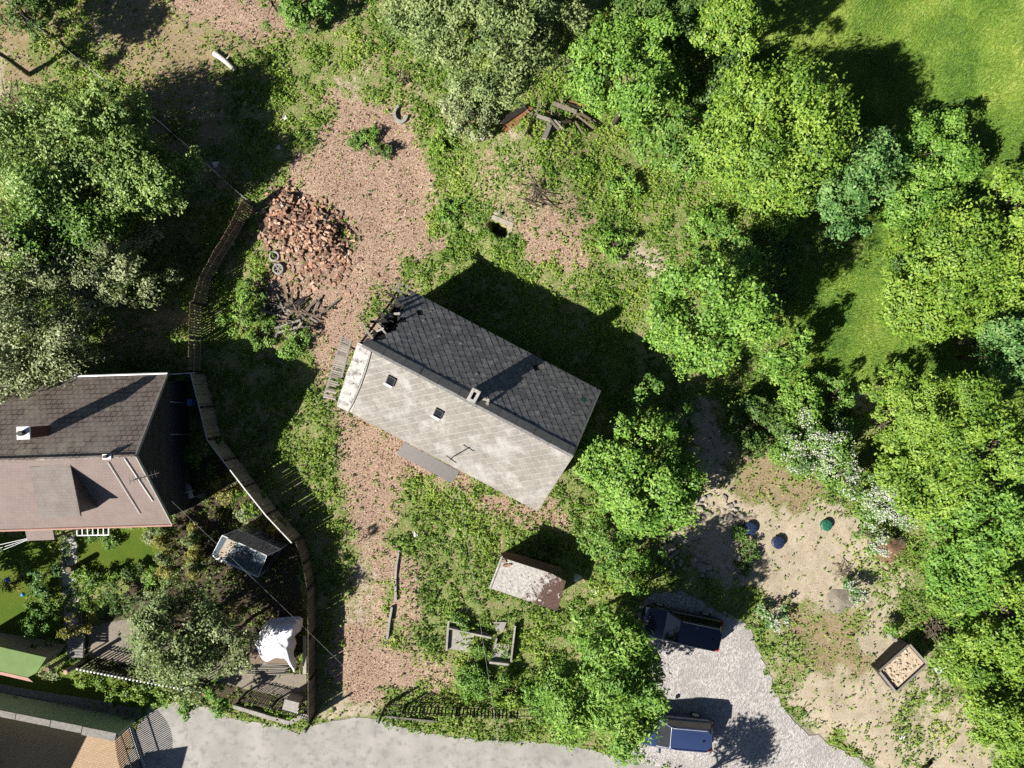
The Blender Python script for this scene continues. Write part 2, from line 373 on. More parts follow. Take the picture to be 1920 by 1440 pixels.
def sheet(name, pts, z, mat, label, cat, wob=0.0):
    P = []
    for i in range(len(pts)):
        a, b2 = W(*pts[i]), W(*pts[(i+1)%len(pts)]); L = (b2-a).length; n = max(1, int(L/.35)) if wob and L < 12 else 1
        for j in range(n):
            p = a.lerp(b2, j/n)
            if wob and L < 12: p += Vector(((random.random()-.5)*wob, (random.random()-.5)*wob, 0))
            P.append((p.x, p.y))
    mb = MB(); mb.prism(P, -.25, z); o = mb.build(name, mat); return tag(o, label, cat, kind='structure')
def road_material():
    m, t, b = nodes('asphalt')
    fine = noise(t, 40, 4, .8); mid = noise(t, .45, 5, .6); mid2 = noise(t, 1.7, 5, .7)
    c = ramp(t, fine, [(.3,(.18,.172,.158)), (.7,(.275,.26,.24))])
    c = mixc(t, ramp(t, mid, [(.40,g(.0)), (.62,g(.75))]), c, (.32,.30,.275,1))
    c = mixc(t, ramp(t, mid2, [(.50,g(0)), (.64,g(.85))]), c, (.17,.165,.158,1))
    # fine cracks
    v = t.nodes.new('ShaderNodeTexVoronoi'); v.feature = 'DISTANCE_TO_EDGE'; v.inputs['Scale'].default_value = .22
    gm = t.nodes.new('ShaderNodeNewGeometry'); dis = t.nodes.new('ShaderNodeVectorMath'); dis.operation = 'ADD'
    nz = t.nodes.new('ShaderNodeTexNoise'); nz.inputs['Scale'].default_value = 1.1; nz.inputs['Detail'].default_value = 5
    t.links.new(gm.outputs['Position'], nz.inputs['Vector']); t.links.new(gm.outputs['Position'], dis.inputs[0]); t.links.new(nz.outputs['Color'], dis.inputs[1])
    t.links.new(dis.outputs[0], v.inputs['Vector'])
    c = mixc(t, ramp(t, v.outputs['Distance'], [(.0,g(.3)), (.005,g(0))]), c, (.10,.095,.09,1))
    t.links.new(c, b.inputs['Base Color']); b.inputs['Roughness'].default_value = .9; bump(t, b, fine, .4, .01); return m
def gravel_material():
    m, t, b = nodes('crushed_gravel')
    v = t.nodes.new('ShaderNodeTexVoronoi'); v.inputs['Scale'].default_value = 12
    gm = t.nodes.new('ShaderNodeNewGeometry'); t.links.new(gm.outputs['Position'], v.inputs['Vector'])
    bw = t.nodes.new('ShaderNodeRGBToBW'); t.links.new(v.outputs['Color'], bw.inputs[0])
    c = ramp(t, bw.outputs[0], [(.15,(.195,.18,.17)), (.5,(.30,.28,.265)), (.85,(.42,.395,.375))])
    c = mixc(t, ramp(t, noise(t, .45, 5, .65), [(.44,g(0)), (.62,g(.6))]), c, (.22,.205,.195,1))
    t.links.new(c, b.inputs['Base Color']); b.inputs['Roughness'].default_value = .9; bump(t, b, v.outputs['Distance'], .6, .04); return m
road = sheet('road', ROAD, .022, road_material(), 'pale worn asphalt lane with fine cracks', 'road', .12)
drive = sheet('gravel_driveway', DRIVE, .03, gravel_material(), 'light crushed gravel parking area and driveway', 'driveway', .45)

# ------------------------------------------------------------------ vegetation
def unit(v): return v/np.maximum(np.linalg.norm(v, axis=-1, keepdims=True), 1e-9)
def leaf_quads(P, Nn, size, asp=.5, fold=.25):
    """one folded leaf (two triangles as a bent quad) per point"""
    n = len(P); r = unit(rng.normal(size=(n, 3)))
    T = unit(np.cross(Nn, r)); B = np.cross(Nn, T); s = np.asarray(size).reshape(-1, 1)*np.ones((n, 1))
    base = P-T*s*.5; tip = P+T*s*.5; up = Nn*s*fold*.5
    L = P+B*s*asp*.5+up; R_ = P-B*s*asp*.5+up
    V = np.stack([base, L, tip, R_], 1).reshape(-1, 3); F = np.arange(4*n).reshape(-1, 4); return V, F
def crown_mesh(name, C, R, rz, mat, leaf=.2, asp=.5, dens=1.0, lump=.24, maxn=26000, flat_top=.75, droop=0, gap=.15):
    C = np.array(C); lob = [(unit(rng.normal(size=3)), rng.uniform(.15, .45)) for _ in range(7)]
    Mn = int(np.clip(9.5*R**1.35/(lump/.28)**2, 8, 190))
    d = unit(rng.normal(size=(Mn*3, 3))); d = d[d[:, 2] > -.45][:Mn]
    env = 1+sum(a*np.clip(d@v, 0, 1)**2 for v, a in lob)-.26
    rad = rng.uniform(.25, .95, len(d))**.6*env
    cl = d*rad[:, None]*np.array([R, R, rz])*(1-lump*.55)
    cr = R*lump*rng.uniform(.6, 1.3, len(d)); cr = np.maximum(cr, .22)
    area = leaf*leaf*asp*.5; cnt = dens*4*np.pi*cr**2*.62/area
    if cnt.sum() > maxn: cnt *= maxn/cnt.sum()
    cnt = np.maximum(cnt.astype(int), 8)
    ci = np.repeat(np.arange(len(d)), cnt); n = len(ci)
    K = 13                                    # sprays of leaves within every clump
    sp = unit(rng.normal(size=(len(d)*K, 3))+np.array([0, 0, .4])+.4*np.repeat(unit(cl), K, 0)); spr = rng.uniform(.6, 1.35, len(d)*K); spt = rng.normal(0, .13, len(d)*K)
    si = ci*K+rng.integers(0, K, n)
    q = unit(sp[si]+rng.normal(size=(n, 3))*.3)
    u = rng.random(n)
    # uneven sprays: clump radius is broken up by direction
    ph = rng.random((len(d), 3))*6.28
    br = 1+.28*np.sin(q[:,0]*5+ph[ci,0])*np.sin(q[:,1]*5+ph[ci,1])+.15*np.sin(q[:,2]*9+ph[ci,2])
    P = cl[ci]+q*(cr[ci]*br*spr[si]*(1.12-.5*u**2))[:, None]*np.array([1, 1, flat_top])
    if droop: P[:, 2] -= droop*(np.hypot(P[:, 0], P[:, 1])/R)**2
    P = P+C; P[:, 2] = np.maximum(P[:, 2], .06)
    Nn = unit(q*.4+sp[si]*.3+np.array([-.38, -.23, .62])+rng.normal(size=(n, 3))*.33)      # leaves turn to the light
    V, F = leaf_quads(P, Nn, leaf*rng.uniform(.65, 1.3, n), asp)
    rv = np.clip(rng.normal(.54, .2, n)+(rng.random(len(d))-.5)[ci]*.34+spt[si]+(u-.5)*-.2, 0, 1)
    return np_mesh(name, V, F, mat, np.repeat(rv, 4)), cl+C, cr
def tree(name, label, px, py, rpx, htop, pal, group=None, cat='tree', rz=None, leaf=.175, asp=.52, dens=1.0, lump=.24, maxn=20500, droop=0, part='trunk', stem_off=(0, 0)):
    R0 = rpx/PX
    rz = rz or min(htop*.46, R0*.85); hc = max(htop-rz, rz*.6)
    C = W(px, py, hc); R = R0*(CAM_H-hc)/CAM_H
    base = Vector((C.x+stem_off[0], C.y+stem_off[1], gz(C.x, C.y)))
    root = empty(name, base, 0, label, cat, group)
    me, cl, cr = crown_mesh(name+'_crown', C-base, R, rz, M[pal], leaf, asp, dens, lump, maxn, droop=droop)
    o = bpy.data.objects.new('crown' if cat in ('tree',) else 'foliage', me); col.objects.link(o); o.parent = root
    mb = MB(); r0 = max(.03, min(.28, R*.055)); top = C-base+Vector((0, 0, rz*.25))
    wob = [Vector((random.uniform(-.1, .1)*R, random.uniform(-.1, .1)*R, 0)) for _ in range(2)]
    tp = [Vector((0, 0, -.15)), Vector((0, 0, hc*.35))+wob[0]*.5, (top*.75)+wob[1]*.6, top]
    mb.tube(tp, [r0*1.25, r0, r0*.7, r0*.25], 7)
    for i in np.linspace(0, len(cl)-1, min(14, len(cl))).astype(int):
        e = Vector(cl[i]); s = tp[1].lerp(tp[3], random.uniform(.05, .8)); mid = s.lerp(e, .5)+Vector((0, 0, .12*R))
        mb.tube([s, mid, e], [r0*.42, r0*.25, r0*.08], 5, cap=False)
    t = mb.mesh(part, M['bark']); t.polygons.foreach_set('use_smooth', [True]*len(t.polygons))
    o2 = bpy.data.objects.new(part, t); col.objects.link(o2); o2.parent = root
    return root
TREES = [
 # label, px, py, radius px, top m, leaves, kwargs
 ('tall mid green broadleaf tree at the left edge above the silver trees', 85,285,135,7.2,'leaf_pale',{}),
 ('bright green maple leaning over the bare ground beside the curved fence', 262,340,98,6.0,'leaf_pale',{}),
 ('smaller bright green maple top behind the leaning maple', 205,235,72,6.4,'leaf_pale',{}),
 ('mid green tree filling the gap above the silver leaved trees', 120,420,110,6.6,'leaf_mid',{}),
 ('silver leaved tree spreading towards the curved wooden fence', 186,500,98,5.6,'leaf_silver',dict(leaf=.19,asp=.42)),
 ('silver leaved tree overhanging the brown neighbour roof', 62,610,122,6.6,'leaf_silver',dict(leaf=.19,asp=.42)),
 ('silver leaved tree between the brown roof and the green maples', 60,500,85,6.6,'leaf_silver',dict(leaf=.19,asp=.42)),
 ('grey green fine leaved tree above the rotten beams', 945,85,108,7.8,'leaf_grey',dict(leaf=.17,asp=.5)),
 ('grey green fine leaved tree cut by the upper edge of the plot', 835,15,110,7.6,'leaf_grey',dict(leaf=.17,asp=.5)),
 ('dark grey green tree between the fine leaved tree and the bright ash', 1050,55,62,6.2,'leaf_grey',dict(leaf=.17)),
 ('low pale yellow green bush under the grey green trees', 872,205,56,2.4,'leaf_silver',dict(leaf=.15,lump=.2)),
 ('bright green rounded ash beside the rotten beams', 1180,160,98,7.8,'leaf_bright',dict(leaf=.18,asp=.5)),
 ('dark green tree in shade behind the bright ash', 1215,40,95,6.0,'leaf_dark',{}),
 ('pale yellow green tree standing in the shade beside the meadow', 1360,50,68,7.4,'leaf_yellow',dict(leaf=.17)),
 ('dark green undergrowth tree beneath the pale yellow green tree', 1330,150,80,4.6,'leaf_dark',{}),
 ('mid green tree between the bright ash and the great maple', 1270,265,72,5.6,'leaf_mid',{}),
 ('great yellow green maple casting a long shadow on the meadow', 1465,245,134,9.4,'leaf_yellow',dict(leaf=.17,asp=.55,maxn=32000)),
 ('blue green bushy tree at the foot of the great maple', 1565,345,88,5.2,'leaf_blue',dict(leaf=.17)),
 ('yellow green bush below the great maple', 1430,355,80,5.0,'leaf_yellow',dict(leaf=.18)),
 ('mid green maple on the right of the old house shadow', 1325,600,106,8.0,'leaf_bright',dict(leaf=.18,asp=.55)),
 ('narrow mid green maple north of the maple by the house shadow', 1360,505,62,7.0,'leaf_mid',{}),
 ('small bright green ash beside the meadow strip', 1470,665,55,4.2,'leaf_bright',dict(leaf=.22,asp=.4)),
 ('bright green tree touching the old house corner', 1140,870,80,6.4,'leaf_bright',dict(leaf=.18,asp=.55)),
 ('broad green tree beside the boulders and the old house', 1215,915,92,6.2,'leaf_bright',dict(leaf=.18,asp=.55)),
 ('low green bush between the tree by the house and the ruined shed', 1150,985,58,3.2,'leaf_mid',dict(leaf=.18)),
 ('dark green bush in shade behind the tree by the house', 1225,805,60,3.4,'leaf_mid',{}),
 ('light green ash overhanging both parked cars', 1155,1298,114,7.6,'leaf_bright',dict(leaf=.22,asp=.36,maxn=26000)),
 ('upper limb ash top hanging over the black car', 1150,1205,66,7.0,'leaf_bright',dict(leaf=.22,asp=.36)),
 ('bright green bush tapering into the meadow', 1765,290,78,3.2,'leaf_bright',dict(leaf=.17)),
 ('bright green bush below the tapering bush', 1718,385,72,2.8,'leaf_bright',dict(leaf=.17)),
 ('yellow flowering broad tree on the meadow bank', 1800,480,110,5.6,'leaf_yellow',dict(leaf=.19)),
 ('yellow green tree at the right edge above the bank', 1905,395,76,5.4,'leaf_yellow',dict(leaf=.19)),
 ('pale lime bush at the lower end of the bank', 1712,560,74,3.6,'leaf_yellow',dict(leaf=.17)),
 ('blue green tree standing out among the yellow trees', 1890,665,68,5.8,'leaf_blue',dict(leaf=.17)),
 ('lime tree under the blue green tree', 1895,570,80,4.4,'leaf_yellow',dict(leaf=.18)),
 ('tall yellow green tree with upright sprays above the white blossom', 1750,770,92,7.2,'leaf_yellow',dict(leaf=.17,asp=.4)),
 ('yellow green tree right of the tree with upright sprays', 1860,830,86,7.4,'leaf_yellow',dict(leaf=.17,asp=.5)),
 ('yellow green tree between the blossom shrub and the long hedge row', 1745,905,80,6.0,'leaf_yellow',dict(leaf=.19)),
 ('green tree in the middle of the hedge row', 1855,970,88,6.4,'leaf_bright',dict(leaf=.19)),
 ('green tree in the hedge row beside the mulch heap', 1810,1075,80,5.0,'leaf_box',dict(leaf=.18)),
 ('lime green tree in the hedge row behind the branch pile', 1875,1140,88,5.8,'leaf_yellow',dict(leaf=.18)),
 ('low lime green hedge tree beside the raised bed', 1845,1235,80,3.8,'leaf_yellow',dict(leaf=.17)),
 ('low lime green hedge tree at the corner by the blue bucket', 1885,1330,92,3.6,'leaf_yellow',dict(leaf=.17)),
 ('lime green hedge tree at the far end of the hedge row', 1910,1430,75,3.2,'leaf_yellow',dict(leaf=.17)),
 ('grey green plum tree over the neighbour garden', 345,1185,100,6.2,'leaf_grey',dict(leaf=.17,asp=.5)),
 ('grey green plum tree top next to the white tarp', 425,1200,58,5.2,'leaf_silver',dict(leaf=.17,asp=.5)),
 ('spreading tree whose shade falls on the clipped bed', -150,1120,70,5.0,'leaf_mid',{}),
 ('tree beyond the lane whose dappled shade lies on the gravel', 1262,1600,78,6.4,'leaf_mid',dict(dens=.5)),
 ('dark green tree at the corner beyond the dry grass', -70,60,80,7.0,'leaf_dark',{}),
]
SHRUBS = [
 ('green bramble mound between the hawthorn and the shaded shrub', 1460,810,36,1.2,'leaf_mid',{}),
 ('pale green elder between the meadow and the hawthorn', 1580,815,40,1.6,'leaf_bright',{}),
 ('lime bush where the meadow strip meets the upright sprays', 1665,720,46,2.2,'leaf_yellow',{}),
 ('bright green bush in front of the lime bush', 1660,800,42,1.8,'leaf_yellow',{}),
 ('green bush on the sandy corner below the great maple', 1330,420,40,1.2,'leaf_bright',{}),
 ('low bright bramble at the upper right of the house shadow', 1165,345,36,.9,'leaf_bright',{}),
 ('low bright bramble above the house shadow', 1085,330,30,.8,'leaf_yellow',{}),
 ('low green bramble left of the cellar hole', 850,400,34,.8,'leaf_bright',{}),
 ('low yellow green bramble beside the broken ring', 830,270,36,.8,'leaf_yellow',{}),
 ('low green bramble by the dry sandy patch', 1150,460,34,.9,'leaf_bright',{}),
 ('dark green bush in the upper margin of the leaf litter', 575,15,58,2.4,'leaf_mid',{}),
 ('green bush beside the dark bush above the leaf litter', 510,5,40,1.8,'leaf_mid',{}),
 ('dark green shrub at the very corner beyond the dry grass', 45,25,45,1.8,'leaf_dark',{}),
 ('white flowering hawthorn spreading above the sand', 1520,835,68,3.2,'leaf_mid',dict(blossom=.40)),
 ('white flowering hawthorn thick with blossom beside the sand', 1640,935,62,3.4,'leaf_mid',dict(blossom=.8)),
 ('lower lobe of white blossom near the mulch heap', 1632,1005,34,2.0,'leaf_mid',dict(blossom=.65)),
 ('white flowering shrub between the two hawthorns', 1580,880,50,2.6,'leaf_mid',dict(blossom=.45)),
 ('small white flowering shrub beside the stone heap', 1600,1112,26,1.2,'leaf_blue',dict(blossom=.55)),
 ('small white flowering shrub at the edge of the gravel', 1442,1146,28,1.2,'leaf_blue',dict(blossom=.55)),
 ('green shrub behind the white blossom', 1500,760,52,2.6,'leaf_bright',{}),
 ('green shrub in the meadow strip below the small ash', 1560,745,40,1.8,'leaf_mid',{}),
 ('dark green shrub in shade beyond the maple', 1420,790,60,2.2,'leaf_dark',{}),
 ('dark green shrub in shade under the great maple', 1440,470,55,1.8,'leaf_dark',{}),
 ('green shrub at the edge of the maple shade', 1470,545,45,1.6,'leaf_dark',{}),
 ('rounded green bush between the fence shadow and the wood heap', 455,595,38,2.0,'leaf_bright',dict(leaf=.13)),
 ('green bush above the rounded bush at the brick heap', 470,545,24,1.4,'leaf_mid',dict(leaf=.13)),
 ('low nettle patch below the wood heap', 545,640,34,.7,'leaf_bright',dict(leaf=.13)),
 ('low nettle patch along the fallen fence rail', 490,620,32,.7,'leaf_mid',dict(leaf=.13)),
 ('low green bramble clump lying in the leaf litter', 665,268,17,.6,'leaf_mid',dict(leaf=.12)),
 ('middle green bramble clump in the leaf litter', 693,256,17,.6,'leaf_bright',dict(leaf=.12)),
 ('dark green bramble clump in the leaf litter', 713,288,18,.8,'leaf_dark',dict(leaf=.12)),
 ('lush elder bush behind the picket fence by the lane', 880,1282,44,.9,'leaf_box',dict(leaf=.13)),
 ('second lush elder bush behind the picket fence', 945,1290,42,.9,'leaf_yellow',dict(leaf=.13)),
 ('slim drooping elder branch bush beside the ash', 1010,1300,36,1.8,'leaf_box',dict(leaf=.16)),
 ('small green bush within the concrete foundation', 862,1163,18,.6,'leaf_mid',dict(leaf=.11)),
 ('green bush over the foundation edge', 900,1222,18,.6,'leaf_mid',dict(leaf=.11)),
 ('green climbing shrub on the right of the ruined shed', 1180,1085,42,1.6,'leaf_bright',dict(leaf=.14)),
 ('green overgrown edge below the boulders', 1215,1050,34,1.2,'leaf_box',dict(leaf=.13)),
 ('tall peony shrub beside the paved path', 82,1078,34,1.0,'leaf_blue',dict(leaf=.13)),
 ('green shrub below the peony beside the paved path', 85,1122,32,.95,'leaf_mid',dict(leaf=.13)),
 ('round clipped boxwood ball', 72,1168,34,1.3,'leaf_box',dict(leaf=.09,lump=.2,dens=.8)),
 ('golden conifer shrub across the path from the boxwood ball', 146,1168,30,1.9,'leaf_gold',dict(leaf=.12)),
 ('yellow green pine shrub at the foot of the clipped bed', 28,1092,24,1.0,'leaf_gold',dict(leaf=.11)),
 ('dark juniper standing in the flower bed', 198,1100,24,1.3,'leaf_dark',dict(leaf=.11)),
 ('lime green hosta clump in the flower bed', 211,1078,13,.5,'leaf_yellow',dict(leaf=.14)),
 ('green perennial clump beside the path end of the flower bed', 152,1072,16,.5,'leaf_yellow',dict(leaf=.14)),
 ('green perennial clump behind the hosta', 180,1088,17,.5,'leaf_bright',dict(leaf=.13)),
 ('dark green rhododendron by the flower bed corner', 250,1072,20,1.0,'leaf_dark',dict(leaf=.13)),
 ('silvery pale shrub in the flower bed', 275,1118,20,.8,'leaf_silver',dict(leaf=.12)),
 ('green shrub in the flower bed by the conifer row', 290,1085,22,.9,'leaf_bright',dict(leaf=.13)),
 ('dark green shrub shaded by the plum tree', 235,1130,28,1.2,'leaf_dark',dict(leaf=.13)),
 ('green border plants under the neighbour eave', 170,1008,18,.4,'leaf_mid',dict(leaf=.11)),
 ('green border plants by the white lean-to frame', 205,1012,14,.4,'leaf_mid',dict(leaf=.11)),
 ('silvery shrub in the lawn corner by the conifer row', 285,1003,14,.8,'leaf_silver',dict(leaf=.11)),
 ('pale grey green shrub beside the green roofed shed', 103,1262,22,1.4,'leaf_silver',dict(leaf=.15)),
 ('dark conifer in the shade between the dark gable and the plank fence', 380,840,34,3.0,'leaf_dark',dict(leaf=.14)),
 ('yellow green shrub catching sun by the plank fence', 425,918,30,2.0,'leaf_gold',dict(leaf=.14)),
 ('green shrub by the yellow bush along the plank fence', 462,940,30,1.6,'leaf_yellow',dict(leaf=.14)),
 ('pale green shrub with large leaves near the greenhouse', 462,965,20,1.2,'leaf_silver',dict(leaf=.16)),
 ('yellow flowering bush at the bend of the plank fence', 523,985,17,1.0,'leaf_gold',dict(leaf=.12)),
 ('withered yellow brown shrub in the plum shade', 448,1150,22,1.6,'leaf_gold',dict(leaf=.13)),
]
HEDGE = [(158,1273,17),(184,1280,16),(208,1288,17),(236,1294,18),(262,1300,17),(300,1306,16),(326,1312,17),(352,1316,15)]
CLIMB = [(402,1295,19),(418,1322,17),(352,1334,14)]

def blossom_on(root, frac):
    """white flowers sprinkled over a shrub's foliage"""
    fo = [c for c in root.children if c.name.startswith('foliage')][0]; me = fo.data
    co = np.empty(len(me.vertices)*3, np.float32); me.vertices.foreach_get('co', co); P = co.reshape(-1, 4, 3).mean(1)
    hi = P[:, 2] > np.quantile(P[:, 2], .3)
    clumpy = vnoise(P[:, 0], P[:, 1], .5, 77, 2)+rng.random(len(P))*.55
    sel = hi & (clumpy > np.quantile(clumpy, 1-frac*.75)); P = np.repeat(P[sel], 2, 0); P = P+rng.normal(0, .05, P.shape)+np.array([0, 0, .05])
    Nn = unit(rng.normal(size=P.shape)*.5+np.array([-.3, -.2, 1])); Vq, Fq = leaf_quads(P, Nn, rng.uniform(.05, .10, len(P)), .9, .1)
    o = bpy.data.objects.new('blossom', np_mesh('blossom', Vq, Fq, M['blossom'], np.repeat(rng.random(len(P)), 4))); col.objects.link(o); o.parent = root
def vegetation():
    for label, px, py, r, h, pal, kw in TREES: tree('deciduous_tree', label, px, py, r, h, pal, **kw)
    for label, px, py, r, h, pal, kw in SHRUBS:
        kw = dict(kw); fl = kw.pop('blossom', 0); kw.setdefault('leaf', .16)
        o = tree('shrub', label, px, py, r, h, pal, cat='shrub', part='stem', maxn=9000, rz=max(h*.5, .2), **kw)
        if fl: blossom_on(o, fl)
    for px, py, r in HEDGE:
        tree('hedge_shrub', 'lime green low hedge shrub along the white capped picket fence', px, py, r, 1.1, 'leaf_yellow', 'low hedge shrubs by the picket fence', 'shrub', rz=.5, leaf=.13, maxn=4000, part='stem')
    for px, py, r in CLIMB:
        tree('climbing_shrub', 'bright green overhanging shrub at the edge of the lane', px, py, r, 2.2, 'leaf_box', 'overhanging shrubs at the lane edge', 'shrub', rz=.7, leaf=.16, maxn=4000, part='stem')
    # two rows of clipped conifers either side of the bare strip
    for i in range(6):
        for j, x in enumerate((309, 366)):
            tree('conifer', ('brown green clipped conifer in the row beside the lawn', 'brown green clipped conifer in the row facing the greenhouse')[j], x+i*1.2-2*j, 992+i*16, 14, 1.9, 'leaf_gold' if (i*2+j) % 3 else 'leaf_grey',
                 ('conifer row beside the lawn', 'conifer row facing the greenhouse')[j], 'shrub', rz=.9, leaf=.12, asp=.35, maxn=2600, part='stem')

def scatter(kind_w, n, x0=-33, x1=33, y0=-25, y1=25):
    x = rng.uniform(x0, x1, n); y = rng.uniform(y0, y1, n)
    w = sum(a*w_arr(k, x, y) for k, a in kind_w); return x, y, w
def stuff(name, label, cat, V, F, mat, rnd):
    o = put(name, np_mesh(name, V, F, M[mat], rnd)); return tag(o, label, cat, kind='stuff')
def ground_cover():
    # leafy weeds in uneven clumps
    x, y, w = scatter([(LW, 1), (LL, .025), (LD, .12), (LS, .013), (LB, .25)], 270000)
    pn = vnoise(x, y, 1.1, 91)*.5+vnoise(x, y, .4, 92)*.5
    k = rng.random(len(x)) < w*smooth((pn-.33)/.2); x, y, pn = x[k], y[k], pn[k]
    hgt = .04+np.clip(pn-.4, 0, .4)*.95*rng.random(len(x))
    x = np.repeat(x, 3)+rng.normal(0, .06, 3*len(x)); y = np.repeat(y, 3)+rng.normal(0, .06, len(x)); h3 = np.repeat(hgt, 3)*rng.uniform(.4, 1.2, len(x))
    P = np.stack([x, y, gz_arr(x, y)+h3], 1); Nn = unit(rng.normal(size=P.shape)*.42+np.array([-.4, -.24, .85]))
    V, F = leaf_quads(P, Nn, rng.uniform(.07, .17, len(P))*(1+h3), .55)
    tone = np.clip(vnoise(x, y, 2.2, 93)*.9-.02+rng.normal(0, .2, len(x)), 0, 1)
    stuff('weeds', 'green leafy weeds spread over the plot', 'weeds', V, F, 'weed', np.repeat(tone, 4))
    # long meadow grass
    x, y, w = scatter([(LM, 1)], 420000, 6, 34, -2, 26)
    k = rng.random(len(x)) < w; x, y = x[k], y[k]
    hh = rng.uniform(.05, .2, len(x))*(.5+vnoise(x, y, 1.5, 55)); az = rng.normal(.9, .9, len(x)); lean = rng.uniform(.5, 1.3, len(x))
    d = np.stack([np.cos(az)*np.sin(lean), np.sin(az)*np.sin(lean), np.cos(lean)], 1)*hh[:, None]*1.5
    side = unit(np.stack([-np.sin(az), np.cos(az), np.zeros(len(x))], 1))*.018
    b0 = np.stack([x, y, gz_arr(x, y)-.01], 1); V = np.stack([b0-side, b0+side, b0+d], 1).reshape(-1, 3)
    tone = np.clip(vnoise(x, y, 1.8, 66)*1.1-.1+rng.normal(0, .18, len(x)), 0, 1)
    stuff('meadow_grass', 'long green meadow grass leaning with the wind', 'grass', V, np.arange(len(V)).reshape(-1, 3), 'meadow', np.repeat(tone, 3))
    # fallen leaves
    x, y, w = scatter([(LL, 1), (LD, .25), (LW, .10), (LS, .04)], 120000)
    k = rng.random(len(x)) < w*smooth((vnoise(x, y, .8, 14)-.2)/.25); x, y = x[k], y[k]
    P = np.stack([x, y, gz_arr(x, y)+rng.uniform(.01, .05, len(x))], 1); Nn = unit(rng.normal(size=P.shape)*.4+np.array([0, 0, 1]))
    V, F = leaf_quads(P, Nn, rng.uniform(.06, .13, len(P)), .7, .4)
    stuff('fallen_leaves', 'brown fallen leaves carpeting the plot', 'leaves', V, F, 'litter', np.repeat(np.clip(rng.normal(.5, .22, len(P)), 0, 1), 4))
    # dead grass tufts
    x, y, w = scatter([(LD, 1), (LS, .22), (LW, .12)], 130000)
    k = rng.random(len(x)) < w*smooth((vnoise(x, y, .9, 24)-.3)/.2); x, y = x[k], y[k]
    P = np.stack([x, y, gz_arr(x, y)+rng.uniform(.02, .09, len(x))], 1); Nn = unit(rng.normal(size=P.shape)*.6+np.array([0, 0, 1]))
    V, F = leaf_quads(P, Nn, rng.uniform(.08, .2, len(P)), .16)
    tone = np.clip(vnoise(x, y, 1.6, 27)*.8+rng.normal(0, .2, len(x)), 0, 1)
    stuff('dry_grass', 'straw coloured dry grass tufts', 'grass', V, F, 'dry', np.repeat(tone, 4))
# ------------------------------------------------------------------ building materials
def course_material(name, c1, c2, c3, w=.3, h=.2, mortar=.018, moss=None, dark=.35):
    """small overlapping roof tiles, too fine to pick apart from here"""
    m, t, b = nodes(name)
    tc = t.nodes.new('ShaderNodeTexCoord'); br = t.nodes.new('ShaderNodeTexBrick')
    br.inputs['Scale'].default_value = 1; br.inputs['Brick Width'].default_value = w; br.inputs['Row Height'].default_value = h
    br.inputs['Mortar Size'].default_value = mortar; br.inputs['Mortar Smooth'].default_value = .3; br.inputs['Bias'].default_value = 0
    br.inputs['Color1'].default_value = c1; br.inputs['Color2'].default_value = c2; br.inputs['Mortar'].default_value = tuple(x*dark for x in c2[:3])+(1,)
    t.links.new(tc.outputs['Object'], br.inputs['Vector'])
    c = mixc(t, ramp(t, noise(t, 1.1, 6, .7), [(.42, g(0)), (.66, g(.7))]), br.outputs['Color'], c3)
    if moss: c = mixc(t, ramp(t, noise(t, .7, 6, .75), [(.55, g(0)), (.68, g(.75))]), c, moss)
    c = mixc(t, ramp(t, noise(t, 22, 3, .7), [(.3, g(.35)), (.6, g(0))]), c, tuple(x*.45 for x in c2[:3])+(1,))
    t.links.new(c, b.inputs['Base Color']); b.inputs['Roughness'].default_value = .85
    bump(t, b, br.outputs['Fac'], -.6, .03); return m
def moss_roof_material():
    m, t, b = nodes('mossy_concrete')
    c = ramp(t, noise(t, 7, 6, .7), [(.3, (.19,.175,.16)), (.55, (.33,.31,.285)), (.75, (.50,.48,.455))])
    # dark red moss grown over the lower right part of the slab
    tc = t.nodes.new('ShaderNodeTexCoord'); sx = t.nodes.new('ShaderNodeSeparateXYZ'); t.links.new(tc.outputs['Object'], sx.inputs[0])
    e = math_(t, 'ADD', math_(t, 'MULTIPLY', sx.outputs[0], .42), math_(t, 'MULTIPLY', sx.outputs[1], -.14)); e = math_(t, 'ADD', e, -.12)
    f = math_(t, 'ADD', e, math_(t, 'MULTIPLY', math_(t, 'SUBTRACT', noise(t, 3.2, 8, .8), .5), 3.2))
    moss = ramp(t, noise(t, 13, 5, .7), [(.35, (.03,.018,.013)), (.58, (.085,.045,.034)), (.75, (.20,.14,.11))])
    c = mixc(t, ramp(t, f, [(0, g(0)), (.12, g(1))]), c, moss)
    t.links.new(c, b.inputs['Base Color']); b.inputs['Roughness'].default_value = .95; bump(t, b, noise(t, 11, 6, .7), .8, .04); return m
def paver_material(name, c1, c2, mort, w, h, rot=0):
    m, t, b = nodes(name)
    gm = t.nodes.new('ShaderNodeNewGeometry'); mp = t.nodes.new('ShaderNodeMapping'); mp.inputs['Rotation'].default_value = (0, 0, rot)
    t.links.new(gm.outputs['Position'], mp.inputs[0]); br = t.nodes.new('ShaderNodeTexBrick')
    br.inputs['Scale'].default_value = 1; br.inputs['Brick Width'].default_value = w; br.inputs['Row Height'].default_value = h
    br.inputs['Mortar Size'].default_value = .013; br.inputs['Color1'].default_value = c1; br.inputs['Color2'].default_value = c2; br.inputs['Mortar'].default_value = mort
    t.links.new(mp.outputs[0], br.inputs['Vector'])
    c = mixc(t, ramp(t, noise(t, 6, 5, .7), [(.4, g(0)), (.7, g(.4))]), br.outputs['Color'], tuple(x*.6 for x in c2[:3])+(1,))
    t.links.new(c, b.inputs['Base Color']); b.inputs['Roughness'].default_value = .9; bump(t, b, br.outputs['Fac'], -.5, .01); return m
